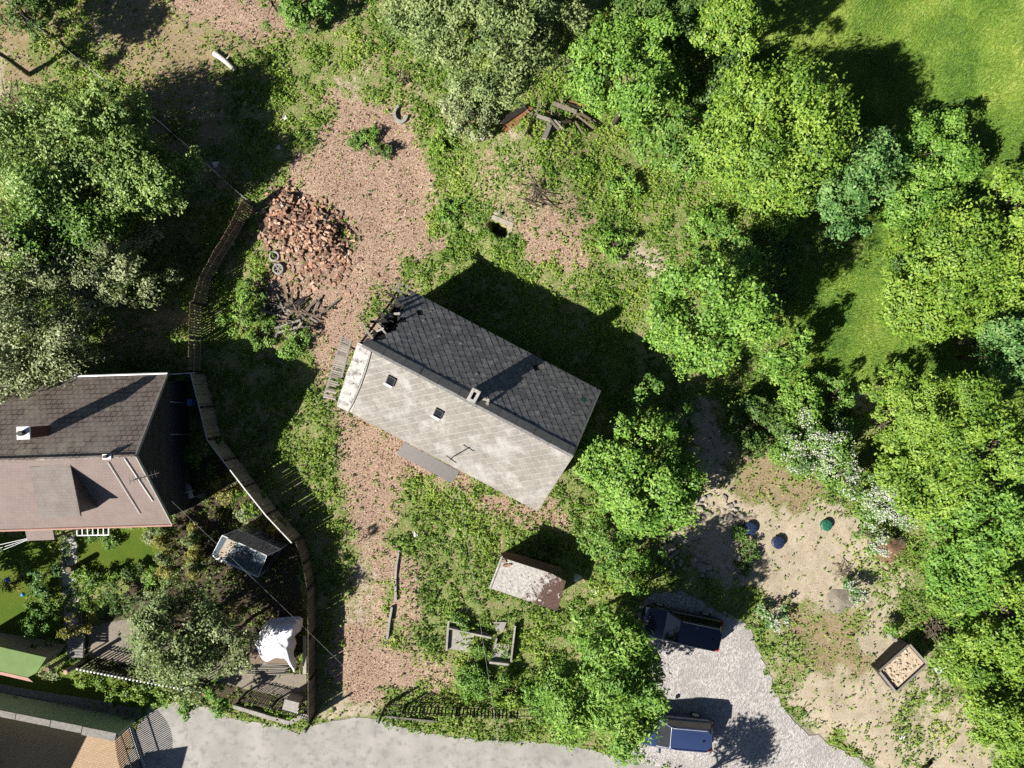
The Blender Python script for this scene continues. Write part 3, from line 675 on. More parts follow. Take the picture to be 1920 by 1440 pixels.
def glass_material(name, tint=(.6, .7, .75, 1), rough=.05, alpha=.35):
    m, t, b = nodes(name); b.inputs['Base Color'].default_value = tint; b.inputs['Roughness'].default_value = rough
    b.inputs['Specular IOR Level'].default_value = .8
    tr = t.nodes.new('ShaderNodeBsdfTransparent'); mx = t.nodes.new('ShaderNodeMixShader'); mx.inputs[0].default_value = alpha
    t.links.new(tr.outputs[0], mx.inputs[1]); t.links.new(b.outputs[0], mx.inputs[2]); t.links.new(mx.outputs[0], t.nodes['Material Output'].inputs['Surface']); return m
def paint(name, c, rough=.25, coat=.8):
    m, t, b = nodes(name); nz = noise(t, 3, 4)
    t.links.new(ramp(t, nz, [(.3, c), (.7, tuple(x*1.15 for x in c[:3])+(1,))]), b.inputs['Base Color'])
    b.inputs['Roughness'].default_value = rough; b.inputs['Coat Weight'].default_value = coat; b.inputs['Coat Roughness'].default_value = .06; return m
M['slate']     = basic('slate_tile', (.18,.176,.177,1), (.118,.115,.117,1), 5, .8, .25, .01, rnd=.18, c3=(.225,.22,.217,1), big=2.6)
M['ridge']     = basic('ridge_mortar', (.17,.165,.16,1), (.10,.098,.095,1), 6, .9, .3, rnd=.1)
M['slate_bed'] = basic('slate_bed', (.03,.03,.032,1), (.02,.02,.022,1), 8, .9, 0)
M['fibre']     = basic('fibre_cement_tile', (.245,.228,.20,1), (.175,.162,.14,1), 9, .9, .25, .01, rnd=.11, c3=(.30,.285,.262,1), big=.8)
M['fibre_bed'] = basic('fibre_bed', (.44,.415,.375,1), (.33,.31,.275,1), 9, .9, .2)
M['plaster_w'] = basic('flaking_plaster', (.50,.48,.45,1), (.27,.255,.235,1), 5, .9, .6, .03, c3=(.17,.16,.15,1), big=3)
M['wall_old']  = basic('old_render', (.42,.38,.32,1), (.28,.24,.19,1), 3, .9, .3)
M['dark_wood'] = basic('dark_timber', (.045,.036,.03,1), (.018,.014,.012,1), 6, .85, .3, rnd=.35)
M['grey_wood'] = basic('weathered_board', (.27,.245,.215,1), (.14,.125,.105,1), 7, .9, .4, .01, rnd=.4, stretch=(3, 14, 14))
M['brown_wood']= basic('brown_board', (.20,.15,.105,1), (.11,.08,.055,1), 7, .88, .4, .01, rnd=.28, stretch=(14, 14, 2))
M['rail_wood'] = basic('rail_board', (.30,.255,.20,1), (.19,.155,.12,1), 7, .88, .3, .01, rnd=.2)
M['black_iron']= basic('dark_iron', (.035,.03,.028,1), (.018,.015,.014,1), 8, .6, .2, rnd=.2)
M['tin_brown'] = basic('brown_tin', (.075,.062,.055,1), (.05,.041,.037,1), 6, .5, .1, spec=.5)
M['tin_dark']  = basic('dark_tin', (.04,.043,.05,1), (.026,.028,.032,1), 6, .55, .1, spec=.4)
M['zinc']      = basic('zinc_metal', (.62,.62,.61,1), (.48,.48,.47,1), 6, .4, .1, metal=.3)
M['white']     = basic('white_paint', (.78,.77,.74,1), (.66,.65,.62,1), 6, .6, .1)
M['concrete']  = basic('concrete', (.36,.34,.31,1), (.24,.225,.20,1), 6, .92, .5, .02, rnd=.12)
M['concrete_d']= basic('dark_concrete', (.27,.255,.235,1), (.17,.16,.145,1), 6, .92, .5, .02)
M['stone']     = basic('sandstone', (.37,.33,.275,1), (.24,.21,.17,1), 3.5, .92, .6, .04, rnd=.25)
M['brick']     = basic('old_brick', (.38,.225,.15,1), (.25,.135,.088,1), 9, .9, .4, .01, rnd=.45, c3=(.44,.34,.26,1), big=2.6)
M['trodden']   = basic('trodden_gravel', (.27,.235,.19,1), (.17,.145,.115,1), 7, .95, .5, .02)
M['chim_brick']= basic('chimney_brick', (.16,.06,.045,1), (.10,.04,.03,1), 9, .9, .3)
M['roof_brown']= course_material('brown_mossy_tiles', (.20,.155,.13,1), (.145,.11,.092,1), (.25,.215,.185,1), .3, .24, .028, (.30,.28,.21,1), .22)
M['roof_pink'] = course_material('pinkish_tiles', (.178,.135,.118,1), (.157,.118,.104,1), (.196,.15,.132,1), .2, .16, .01, None, .75)
M['dormer']    = course_material('dormer_felt', (.16,.133,.117,1), (.135,.112,.098,1), (.19,.165,.147,1), .2, .16, .008, None, .6)
M['wall_house']= basic('house_boards', (.05,.048,.05,1), (.032,.031,.033,1), 3, .8, .2, rnd=.2)  # near-black tone holds the shade that lies on the gable
M['shed_wall'] = basic('shed_render', (.34,.30,.24,1), (.28,.245,.19,1), 3, .9, .2)
M['green_roof']= basic('green_roof_felt', (.16,.24,.075,1), (.125,.195,.06,1), 1.5, .85, .15)
M['green_wall']= basic('pale_green_render', (.36,.44,.30,1), (.30,.37,.25,1), 2, .9, .15)
M['pink_tile'] = basic('pink_rib_tile', (.45,.26,.21,1), (.35,.20,.16,1), 6, .8, .2, rnd=.1)
M['glass']     = glass_material('greenhouse_glass', (.10,.13,.16,1), .06, .5)
M['car_glass'] = basic('car_glass', (.012,.015,.015,1), (.008,.01,.01,1), 3, .06, 0, spec=.9)
M['pane']      = basic('dark_pane', (.015,.016,.018,1), (.01,.01,.012,1), 3, .15, 0, spec=.6)
M['tarp']      = basic('white_tarp', (.80,.80,.81,1), (.70,.70,.72,1), 3, .5, .3, .03)
M['tyre']      = basic('tyre_rubber', (.03,.03,.032,1), (.02,.02,.02,1), 8, .8, .2)
M['old_tyre']  = basic('dusty_tyre', (.35,.33,.29,1), (.2,.19,.165,1), 8, .9, .3)
M['red_lens']  = paint('red_lens', (.42,.02,.015,1), .2)
M['clear_lens']= paint('clear_lens', (.55,.57,.6,1), .15)
M['navy']      = paint('navy_paint', (.006,.009,.028,1))
M['blue_car']  = paint('blue_paint', (.018,.032,.085,1), .3)
M['plastic_blk']= basic('black_plastic', (.02,.02,.021,1), (.014,.014,.014,1), 8, .55, .1)
M['lid_green'] = basic('green_lid', (.02,.13,.075,1), (.015,.10,.06,1), 5, .45, .1, spec=.5)
M['lid_blue']  = basic('dark_blue_lid', (.02,.032,.075,1), (.014,.024,.055,1), 5, .4, .1, spec=.5)
M['blue']      = basic('blue_plastic', (.015,.07,.42,1), (.012,.05,.33,1), 5, .4, .05, spec=.5)
M['lightblue'] = basic('light_blue_plastic', (.06,.30,.55,1), (.05,.25,.45,1), 5, .4, .05, spec=.5)
M['cyan']      = basic('cyan_plastic', (.12,.62,.58,1), (.10,.52,.5,1), 5, .4, .05, spec=.5)
M['bleach']    = basic('bleached_bark', (.62,.58,.52,1), (.42,.38,.33,1), 9, .9, .5, .02)
M['rust']      = basic('rusty_iron', (.30,.13,.06,1), (.16,.07,.035,1), 7, .9, .4)
M['bedsoil']   = basic('pale_soil', (.52,.42,.31,1), (.40,.315,.225,1), 7, .95, .8, .05)
M['mulch']     = basic('brown_mulch', (.26,.155,.10,1), (.13,.075,.048,1), 14, .95, .9, .05)

def local_build(mb, name, mats, parent, smooth_=False):
    """mb holds coordinates in the parent's own frame"""
    me = mb.mesh(name, mats)
    if smooth_: me.polygons.foreach_set('use_smooth', [True]*len(me.polygons))
    o = bpy.data.objects.new(name, me); col.objects.link(o); o.parent = parent; WM[o.name] = WM[parent.name].copy(); return o
def lput(name, me, mat4, parent):
    o = bpy.data.objects.new(name, me); col.objects.link(o); o.parent = parent; o.matrix_local = mat4; WM[o.name] = WM[parent.name] @ mat4; return o
def hit(root, px, py, p0, n):
    """where the view ray of a photo pixel meets a plane given in root's frame; result in root's frame"""
    inv = WM[root.name].inverted(); o = inv @ Vector((0, 0, CAM_H)); d = (inv @ W(px, py, 0))-o
    t = (Vector(p0)-o).dot(n)/d.dot(n); return o+d*t
def clip_poly(P, x0, x1, y0, y1):
    for ax, lim, sg in ((0, x0, 1), (0, x1, -1), (1, y0, 1), (1, y1, -1)):
        out = []
        for i in range(len(P)):
            a, b = P[i], P[(i+1) % len(P)]; da, db = (a[ax]-lim)*sg, (b[ax]-lim)*sg
            if da >= 0: out.append(a)
            if (da >= 0) != (db >= 0):
                f = da/(da-db); out.append((a[0]+(b[0]-a[0])*f, a[1]+(b[1]-a[1])*f))
        P = out
        if len(P) < 3: return []
    return P
def pip(P, x, y):
    c = False
    for i in range(len(P)):
        x0, y0 = P[i]; x1, y1 = P[(i+1) % len(P)]
        if (y0 > y) != (y1 > y) and x < (x1-x0)*(y-y0)/(y1-y0)+x0: c = not c
    return c
def frame(o, a, b):
    a, b = Vector(a).normalized(), Vector(b).normalized(); n = a.cross(b)
    return Matrix(((a.x, b.x, n.x, o[0]), (a.y, b.y, n.y, o[1]), (a.z, b.z, n.z, o[2]), (0, 0, 0, 1)))
def diamond_tiles(parent, fr, L, S, q, gap, th, name, mat, skip=None, limit=300, x0=0, jit=1.0, order=None, stagger=False):
    """square tiles laid on their corners; the first `limit` are objects, the others one joined part"""
    full = MB(); h = q-gap
    full.hexa([(-h,0,0),(0,-h,0),(h,0,0),(0,h,0)], [(-h,0,th),(0,-h,th+.006),(h,0,th),(0,h,th)]); fm = full.mesh(name, M[mat])
    rest = MB(); items = []
    r2 = math.sqrt(.5); cells = []
    if stagger:      # long courses run along one diagonal, their cross joints are staggered
        e = q*math.sqrt(2); m = int((L+S)/e)+3
        for tj in range(-2, m):
            off = random.random()*e
            for si in range(-m, m):
                s_, t_ = si*e+off, tj*e; cells.append((-s_*r2+t_*r2, s_*r2+t_*r2))
        cells = [c for c in cells if x0-q < c[0] < L+q and -q < c[1] < S+q]
    else:
        cells = [(i*q, j*q) for j in range(0, int(S/q)+2) for i in range(int(x0/q)-1, int(L/q)+2) if (i+j) % 2 == 0]
    for cx, cy in cells:
        if True:
            if skip and skip(cx, cy): continue
            P = clip_poly([(cx-h,cy),(cx,cy-h),(cx+h,cy),(cx,cy+h)], x0, L, -.04, S-.02)
            if len(P) < 3: continue
            ar = abs(sum(P[k][0]*P[(k+1)%len(P)][1]-P[(k+1)%len(P)][0]*P[k][1] for k in range(len(P))))/2
            if ar < .006: continue
            items.append((ar > 1.98*h*h-1e-6, cx, cy, P))
    whole = [it for it in items if it[0]]; n_ob = 0
    if order: whole.sort(key=order)
    for k, (_, cx, cy, P) in enumerate(whole):
        R = Matrix.Translation((cx+random.gauss(0, .005)*jit, cy+random.gauss(0, .005)*jit, .004)) @ Matrix.Rotation(random.gauss(0, .018)*jit, 4, 'Z') @ Matrix.Rotation(-.012+random.gauss(0, .006)*jit, 4, 'X') @ Matrix.Rotation(random.gauss(0, .006)*jit, 4, 'Y')
        if k < limit: lput(name, fm, fr @ R, parent)
        else:
            T = fr @ R; rest.add([T @ v.co for v in fm.vertices], [tuple(p.vertices) for p in fm.polygons])
    for _, cx, cy, P in [it for it in items if not it[0]]:
        rest.hexa([fr @ Vector((p[0], p[1], .0)) for p in P], [fr @ Vector((p[0], p[1], th)) for p in P])
    if rest.v: tag(local_build(rest, name+'_field', M[mat], parent), kind='stuff')

# ------------------------------------------------------------------ the derelict house
def old_house():
    rz = math.radians(-27.8); L, Wd, he, hr = 6.02, 3.59, 3.75, 6.2
    root = empty('derelict_house', (-2.31, -.74, 0), rz, 'derelict house with a dark slate slope, a pale tiled slope and a broken gable', 'house')
    # walls
    for nm, c, s in (('wall', (0, Wd-.5, 1.875), (2*L-.7, .4, 3.75)), ('wall', (0, -Wd+.5, 1.875), (2*L-.7, .4, 3.75)),
                     ('wall', (L-.55, 0, 1.875), (.4, 2*Wd-1.4, 3.75)), ('wall', (-L+.55, 0, 1.875), (.4, 2*Wd-1.4, 3.75))):
        w = local_build(MB().box(c, s), nm, M['dark_wood'] if c[0] < -1 else M['wall_old'], root)  # left wall near black, standing in for shade inside the broken end
    gb = MB(); gb.hexa([(L-.75,-Wd+.7,3.75),(L-.75,Wd-.7,3.75),(L-.75,0,6.2)], [(L-.35,-Wd+.7,3.75),(L-.35,Wd-.7,3.75),(L-.35,0,6.2)]); local_build(gb, 'gable', M['wall_old'], root)
    gb = MB(); gb.hexa([(-L+.35,-Wd+.7,3.75),(-L+.35,-.2,3.75),(-L+.35,-.2,6.0)], [(-L+.75,-Wd+.7,3.75),(-L+.75,-.2,3.75),(-L+.75,-.2,6.0)]); local_build(gb, 'gable', M['wall_old'], root)
    local_build(MB().box((0, 0, 3.68), (2*L-.3, 2*Wd-.9, .12)), 'attic_floor', M['dark_wood'], root)  # floor colour carries the dark of the unlit attic under the hole
    lg = MB(); lg.hexa([(-L+.22,-.1,3.75),(-L+.22,Wd-.9,3.75),(-L+.22,0.1,4.9)], [(-L+.3,-.1,3.75),(-L+.3,Wd-.9,3.75),(-L+.3,.1,4.9)]); local_build(lg, 'gable_dark_infill', M['dark_wood'], root)  # dark sheet added so the hole shows gloom instead of sunlit ground
    Ls = math.hypot(Wd, hr-he)
    north = frame((L, Wd, he), (-1,0,0), (0,-Wd,hr-he)); south = frame((-L, -Wd, he), (1,0,0), (0,Wd,hr-he))
    # north slope: the tiles run from the sound right gable to the ragged hole at the left
    def U(u): return 2*L-u
    rag = [(.28,.985),(.8,.80),(1.25,.62),(1.45,.53),(1.2,.46),(1.3,.40),(.75,.37),(.9,.31),(.45,.27),(.6,.21),(.3,.15),(.7,.10),(.95,.05),(.6,-.03)]
    HOLE = [(U(-.5), Ls+.5),(U(.25),Ls+.5)]+[(U(a), Ls*b) for a, b in rag]+[(U(-.5),-.1)]
    slope = MB(); edge = [(0,0)]+[(U(max(.05, a-.12)), max(0, Ls*b)) for a, b in rag[::-1]]+[(U(.2),Ls),(0,Ls)]
    slope.hexa([north @ Vector((a,b,-.06)) for a,b in edge], [north @ Vector((a,b,-.004)) for a,b in edge])
    nsl = local_build(slope, 'roof_slope', M['slate_bed'], root); nsl['label'] = 'dark slate covered slope with a hole at its end'
    diamond_tiles(nsl, north, 2*L, Ls, .235, .012, .016, 'slate_tile', 'slate', stagger=True, skip=lambda x, y: pip(HOLE, x, y) or random.random() < .004, order=lambda it: abs(it[1]-L)+abs(it[2]-Ls*.5))
    # open rafters and battens in the hole
    for u in (.12, .62, 1.05):
        b = MB(); b.beam(north @ Vector((U(u), .25 if u > .3 else .7, -.12)), north @ Vector((U(u), Ls-.1, -.12)), .09, .13); local_build(b, 'rafter', M['dark_wood'], root)
    for k in range(9):
        v = .35+k*.48; u1 = random.uniform(.5, 1.2); u0 = random.uniform(-.12, .2)
        b = MB(); b.beam(north @ Vector((U(u0), v, -.035)), north @ Vector((U(u1), v+random.uniform(-.08, .08), -.04)), .05, .035); local_build(b, 'batten', M['dark_wood'], root)
    for k in range(16):       # splintered boards and slipped slates round the hole
        a, bb = random.uniform(-.12, .75), random.uniform(.1, Ls*.85)
        p = north @ Vector((U(a), bb, random.uniform(-.05, .05))); ang = random.uniform(0, 3.14); d = Vector((math.cos(ang), math.sin(ang), random.uniform(-.4, .4)))*random.uniform(.2, .5)
        b = MB(); b.beam(p-d, p+d, random.uniform(.06, .16), .025); local_build(b, 'splintered_board', M['dark_wood'] if k % 3 else M['grey_wood'], root)
    for (a, bb, dx) in ((-.35, Ls*.1, .9), (-.25, Ls*.0, .8)):
        p = north @ Vector((U(a), bb, .02)); q = north @ Vector((U(a+dx), bb-.15, .03)); b = MB(); b.beam(p, q, .09, .03); local_build(b, 'splintered_board', M['grey_wood'], root)
    # south slope
    slope = MB(); e = [(.0,0),(2*L,0),(2*L,Ls),(.0,Ls)]; slope.hexa([south @ Vector((a,b,-.06)) for a,b in e], [south @ Vector((a,b,-.002)) for a,b in e])
    ssl = local_build(slope, 'roof_slope', M['fibre_bed'], root); ssl['label'] = 'pale sunlit slope of grey diamond tiles'
    diamond_tiles(ssl, south, 2*L, Ls, .25, .019, .005, 'cement_tile', 'fibre', x0=.88, jit=.5, order=lambda it: abs(it[1]-L)+abs(it[2]-Ls*.5))
    v = MB(); e = [(.02,-.05),(.72,-.05),(.80,Ls*.5),(.76,Ls-.1),(.05,Ls-.1),(-.03,Ls*.5)]; v.hexa([south @ Vector((a,b,-.03)) for a,b in e], [south @ Vector((a,b,.03)) for a,b in e])
    local_build(v, 'verge_strip', M['plaster_w'], root)
    v = MB(); v.tube([south @ Vector((a,b,.05)) for a,b in ((.70,-.06),(.80,.7),(.87,Ls*.45),(.86,Ls*.7),(.80,Ls-.12))], .035, 6); local_build(v, 'verge_lip', M['concrete'], root)
    for k in range(5):
        v = MB(); b0 = Ls*(.1+.17*k); v.beam(south @ Vector((random.uniform(.0,.2), b0, .045)), south @ Vector((random.uniform(.45,.65), b0+.05, .045)), .3, .012); local_build(v, 'loose_tile', M['plaster_w'], root)
    # right verge boards, eave boards
    for fr_, ln in ((north, 0), (south, 2*L)):
        v = MB(); v.beam(fr_ @ Vector((ln, -.02, -.03)), fr_ @ Vector((ln, Ls, -.03)), .06, .11); local_build(v, 'verge_board', M['concrete_d'], root)
    for fr_ in (north, south):
        v = MB(); v.beam(fr_ @ Vector((.5, -.04, -.06)), fr_ @ Vector((2*L-.5, -.04, -.06)), .05, .1); local_build(v, 'eave_board', M['grey_wood'], root)
    # ridge caps: an uneven row with a gap at the chimney
    x = -L+.25
    while x < L-.3:
        ln = random.uniform(.85, 1.15); x1 = min(x+ln, L-.02)
        if not (.15 < (x+x1)/2+.0 < .9):
            dz = random.uniform(-.008, .012); mb = MB(); w = .34; t = w*(hr-he)/Wd
            A = [(x,-.12,hr-.065+dz),(x,.02,hr+.012+dz),(x,w+.06,hr-t-.01+dz)]; B = [(x1-.02,p[1]+random.uniform(-.015,.015),p[2]) for p in A]
            mb.hexa([A[0],A[1],B[1],B[0]], [(p[0],p[1],p[2]+.025) for p in (A[0],A[1],B[1],B[0])]); mb.hexa([A[1],A[2],B[2],B[1]], [(p[0],p[1],p[2]+.025) for p in (A[1],A[2],B[2],B[1])])
            local_build(mb, 'ridge_cap', M['ridge'], root)
        x = x1
    # chimney with its open flue
    c = hit(root, 888, 742, (0,0,7.4), Vector((0,0,1))); ch = MB(); cw, cd, hz = .44, .66, 7.4
    for (ox, oy, sx, sy) in ((-cw/2+.07,0,.14,cd),(cw/2-.07,0,.14,cd),(0,-cd/2+.075,cw-.285,.15),(0,cd/2-.075,cw-.285,.15)):
        ch.box((c.x+ox, c.y+oy, (5.6+hz)/2), (sx, sy, hz-5.6))
    cho = local_build(ch, 'chimney', M['plaster_w'], root)
    local_build(MB().box((c.x, c.y, 6.7), (cw-.28, cd-.3, .1)), 'flue', M['pane'], cho)
    for k in range(7):
        p = (c.x+.55+random.uniform(-.2,.25), c.y+random.uniform(-.1,.2), hr+.02+random.uniform(-.1,.08)); b = MB(); b.box(p, (random.uniform(.08,.2), random.uniform(.08,.16), .08), random.random()*3); local_build(b, 'loose_rubble', M['concrete'], root)
    # roof hatches with four dark panes
    sn = Vector((0, -(hr-he), Wd)).normalized()
    for px, py in ((734, 713), (823, 774)):
        p = hit(root, px, py, (0,-Wd,he), sn); F0 = frame(p, (1,0,0), (0,Wd,hr-he))
        h = MB()
        for cx_, cy_, sx, sy in ((-.2,0,.05,.48),(.2,0,.05,.48),(0,-.24,.45,.05),(0,.24,.45,.05)): h.hexa([F0 @ Vector((cx_+a*sx/2, cy_+b*sy/2, .0)) for a,b in ((-1,-1),(1,-1),(1,1),(-1,1))], [F0 @ Vector((cx_+a*sx/2, cy_+b*sy/2, .11)) for a,b in ((-1,-1),(1,-1),(1,1),(-1,1))])
        ho = local_build(h, 'roof_hatch', M['black_iron'], root)
        for a in (-1, 1):
            for b in (-1, 1):
                q = MB(); q.hexa([F0 @ Vector((a*.087+s*.08, b*.11+t*.1, .03)) for s,t in ((-1,-1),(1,-1),(1,1),(-1,1))], [F0 @ Vector((a*.087+s*.08, b*.11+t*.1, .06)) for s,t in ((-1,-1),(1,-1),(1,1),(-1,1))]); local_build(q, 'pane', M['pane'], ho)
        q = MB(); q.hexa([F0 @ Vector(v_) for v_ in ((-.34,-.42,.016),(.12,-.46,.016),(.2,-.27,.016),(-.2,-.27,.016))], [F0 @ Vector(v_) for v_ in ((-.34,-.42,.024),(.12,-.46,.024),(.2,-.27,.024),(-.2,-.27,.024))]); local_build(q, 'flashing', M['white'], ho)
    # service mast with a cross bar
    p = hit(root, 850, 856, (0,-Wd,he), sn); mb = MB(); mb.tube([p+Vector((0,0,-.3)), p+Vector((0,0,1.5))], .03, 8); mo = local_build(mb, 'service_mast', M['black_iron'], root)
    mb = MB(); mb.beam(p+Vector((-.3,.06,1.35)), p+Vector((.32,-.02,1.35)), .05, .05); local_build(mb, 'cross_bar', M['black_iron'], mo)
    # brown tin canopy over the door
    A = [hit(root, *q, (0,0,h), Vector((0,0,1))) for q, h in (((758,829),2.75),((862,884),2.75),((847,906),2.45),((744,851),2.45))]
    mb = MB(); mb.hexa([a-Vector((0,0,.05)) for a in A], A); co = local_build(mb, 'door_canopy', M['tin_brown'], root)
    for f in (.08, .92):
        s = A[3].lerp(A[2], f); mb = MB(); mb.beam(s-Vector((0,0,.05)), Vector((s.x, -Wd+.7, 2.0)), .05, .05); local_build(mb, 'bracket', M['black_iron'], co)
    # weathered plank awning outside the broken gable
    A = [hit(root, *q, (0,0,h), Vector((0,0,1))) for q, h in (((643,630),3.6),((662,638),3.75),((634,752),3.75),((608,746),3.05))]
    n = 30; pts = []
    for k in range(n):
        f = (k+.5)/n
        if f > .62 and random.random() < .22: continue
        a = A[0].lerp(A[3], f)+Vector((0,0,.02)); b = A[1].lerp(A[2], f); b = a.lerp(b, random.uniform(.85, 1.06) if f < .6 else random.uniform(.6, 1.0))
        pts.append((a, b))
    aw = MB(); aw.beam(A[0], A[3], .14, .10); awo = local_build(aw, 'plank_awning', M['grey_wood'], root)
    for a, b in pts:
        mb = MB(); mb.beam(a+Vector((0,0,.05+random.uniform(0,.03))), b+Vector((0,0,.05)), random.uniform(.07,.105), .025); local_build(mb, 'plank', M['grey_wood'], awo)
    mb = MB(); mb.beam(A[0].lerp(A[1],.86)+Vector((0,0,.09)), A[3].lerp(A[2],.86).lerp(A[0].lerp(A[1],.86),.38)+Vector((0,0,.09)), .09, .05); local_build(mb, 'batten', M['grey_wood'], awo)
    for f in (.1, .6, .95):
        s = A[0].lerp(A[3], f); mb = MB(); mb.beam(s, (-L+.3, s.y, 2.2), .08, .08); local_build(mb, 'bracket', M['dark_wood'], awo)
    for k in range(9):      # pale mortar dabs left on the slates
        F0 = north @ Matrix.Translation((random.uniform(.6, 2*L-2), random.uniform(.4, Ls-.5), .024)); q = MB(); q.disc((0,0,0), random.uniform(.05,.09), .012, 10); q.v = [tuple(F0 @ Vector(p_)) for p_ in q.v]; local_build(q, 'mortar_dab', M['concrete'], root)
    # patched teal tile at the right end of the slate slope
    nn = Vector((0, hr-he, Wd)).normalized(); p = hit(root, 1099, 752, (0,Wd,he), nn)
    for k in range(4):
        F0 = frame(p+Vector((random.uniform(-.2,.2), random.uniform(-.3,.3), .03)), (-1,.2*k,0), (0,-Wd,hr-he)); q = MB(); q.hexa([F0 @ Vector(v_) for v_ in ((-.09,-.12,.015),(.09,-.1,.015),(.1,.1,.015),(-.08,.12,.015))], [F0 @ Vector(v_) for v_ in ((-.09,-.12,.025),(.09,-.1,.025),(.1,.1,.025),(-.08,.12,.025))]); local_build(q, 'teal_patch', M['lid_green'], root)
    return root
OLD = old_house()

# ------------------------------------------------------------------ the neighbour's house
def neighbour_house():
    L, Wd, he, hr = 7.4, 4.03, 3.2, 6.5; rz = math.radians(1.8)
    root = empty('neighbour_house', (-25.85, -3.75, 0), rz, 'neighbour house with brown mossy tiles, a pinkish slope and a dormer', 'house')
    Ls = math.hypot(Wd, hr-he); north = frame((L,Wd,he), (-1,0,0), (0,-Wd,hr-he)); south = frame((-L,-Wd,he), (1,0,0), (0,Wd,hr-he))
    for c, s in (((0,Wd-.5,1.6),(2*L-.8,.35,3.2)),((0,-Wd+.5,1.6),(2*L-.8,.35,3.2)),((L-.6,0,1.6),(.35,2*Wd-1.36,3.2)),((-L+.6,0,1.6),(.35,2*Wd-1.36,3.2))): local_build(MB().box(c,s), 'wall', M['wall_house'], root)
    for x in (L-.78, -L+.43):
        gb = MB(); gb.hexa([(x,-Wd+.7,3.2),(x,Wd-.7,3.2),(x,0,6.0)], [(x+.35,-Wd+.7,3.2),(x+.35,Wd-.7,3.2),(x+.35,0,6.0)]); local_build(gb, 'gable', M['wall_house'], root)
    for fr_, mt, lb in ((north,'roof_brown','brown mossy weathered roof slope'),(south,'roof_pink','pinkish brown sunlit roof slope')):
        s = MB(); e = [(0,0),(2*L,0),(2*L,Ls+.01),(0,Ls+.01)]; s.hexa([fr_ @ Vector((a,b,-.1)) for a,b in e], [fr_ @ Vector((a,b,.0)) for a,b in e]); o = local_build(s, 'roof_slope', M[mt], root); o['label'] = lb
    rc = MB()
    rc.tube([(-L,0,hr-.02),(L,0,hr-.02)], .09, 8); local_build(rc, 'ridge_cap', M['roof_brown'], root)
    for fr_, x in ((north,0),(south,2*L)):
        v = MB(); v.beam(fr_ @ Vector((x,0,-.02)), fr_ @ Vector((x,Ls,-.02)), .06, .16); local_build(v, 'verge_board', M['concrete'], root)
    for y, sgn in ((Wd+.07,1),(-Wd-.07,-1)):
        v = MB(); v.tube([(-L,y,he-.05),(L,y,he-.05)], .065, 8); local_build(v, 'gutter', M['zinc'] if sgn > 0 else M['pink_tile'], root)
    v = MB(); v.box((hit(root,140,703,(0,0,3.1),Vector((0,0,1))).x, Wd+.1, he+.02), (.35,.18,.2)); local_build(v, 'rain_hopper', M['zinc'], root)
    # chimney: brick stack, white slab, pot
    c = hit(root, 43, 812, (0,0,7.05), Vector((0,0,1))); ch = local_build(MB().box((c.x,c.y,6.2), (.52,.52,1.5)), 'chimney', M['chim_brick'], root)
    local_build(MB().box((c.x,c.y,7.0), (.62,.62,.09)), 'chimney_slab', M['white'], ch); local_build(MB().disc((c.x,c.y,7.046),.13,.25,14), 'chimney_pot', M['black_iron'], ch)
    # vent on the ridge
    c = hit(root, 200, 838, (0,0,6.6), Vector((0,0,1))); v = MB(); v.box((c.x,0,hr+.08),(.42,.26,.1)); vo = local_build(v, 'ridge_vent', M['zinc'], root); local_build(MB().disc((c.x,.02,hr+.13),.08,.2,12), 'vent_pipe', M['black_iron'], vo)
    # shed dormer
    z1, z0 = 6.2, 5.75
    A = [hit(root,*q,(0,0,h),Vector((0,0,1))) for q, h in (((55,876),z1),((131,870),z1),((151,968),z0),((74,972),z0))]
    d = MB(); d.hexa([a-Vector((0,0,.1)) for a in A], A); do = local_build(d, 'dormer_roof', M['dormer'], root)
    xl, xr = A[3].x+.12, A[2].x-.12; yf = A[2].y+.18
    zs = lambda y: he+(y+Wd)*(hr-he)/Wd
    for x in (xl, xr):
        yb = min(A[1].y, -.5); ck = MB(); ck.hexa([(x-.04,yf,zs(yf)-.05),(x-.04,yb,zs(yb)-.05),(x-.04,yb,z1-.13),(x-.04,yf,z0-.1)], [(x+.04,yf,zs(yf)-.05),(x+.04,yb,zs(yb)-.05),(x+.04,yb,z1-.13),(x+.04,yf,z0-.1)]); local_build(ck, 'dormer_cheek', M['tin_brown'], do)
    local_build(MB().box(((xl+xr)/2,yf,(zs(yf)+z0)/2-.1),(xr-xl-.09,.1,z0-zs(yf)+.05)), 'dormer_front', M['white'], do)
    for px0,py0,px1,py1,w in ((203,865,263,962,.022),(234,858,287,938,.035)):      # snow guards
        n_ = Vector((0,-(hr-he),Wd)).normalized(); a = hit(root,px0,py0,(0,-Wd,he),n_); b = hit(root,px1,py1,(0,-Wd,he),n_)
        mb = MB(); mb.beam(a+n_*.05, b+n_*.05, w, .05, up=n_); local_build(mb, 'lightning_rail', M['white'], root)
    # aerial on the gable
    p = hit(root,258,898,(0,0,6.4),Vector((0,0,1))); mb = MB(); mb.tube([(p.x-.05,p.y,4.6),(p.x-.05,p.y,6.6)], .025, 8); ao = local_build(mb, 'aerial', M['black_iron'], root)
    mb = MB(); mb.beam((p.x-.35,p.y-.1,6.45),(p.x+1.1,p.y+.28,6.45),.03,.03)
    for k in range(8): mb.beam((p.x-.3+k*.18,p.y-.25+k*.045,6.47),(p.x-.38+k*.18,p.y+.1+k*.045,6.47),.015,.015)
    local_build(mb, 'aerial_elements', M['black_iron'], ao)
    # porch roof stepping forward
    A = [hit(root,*q,(0,0,h),Vector((0,0,1))) for q, h in (((45,985),3.25),((97,982),3.25),((102,1012),2.9),((51,1014),2.9))]
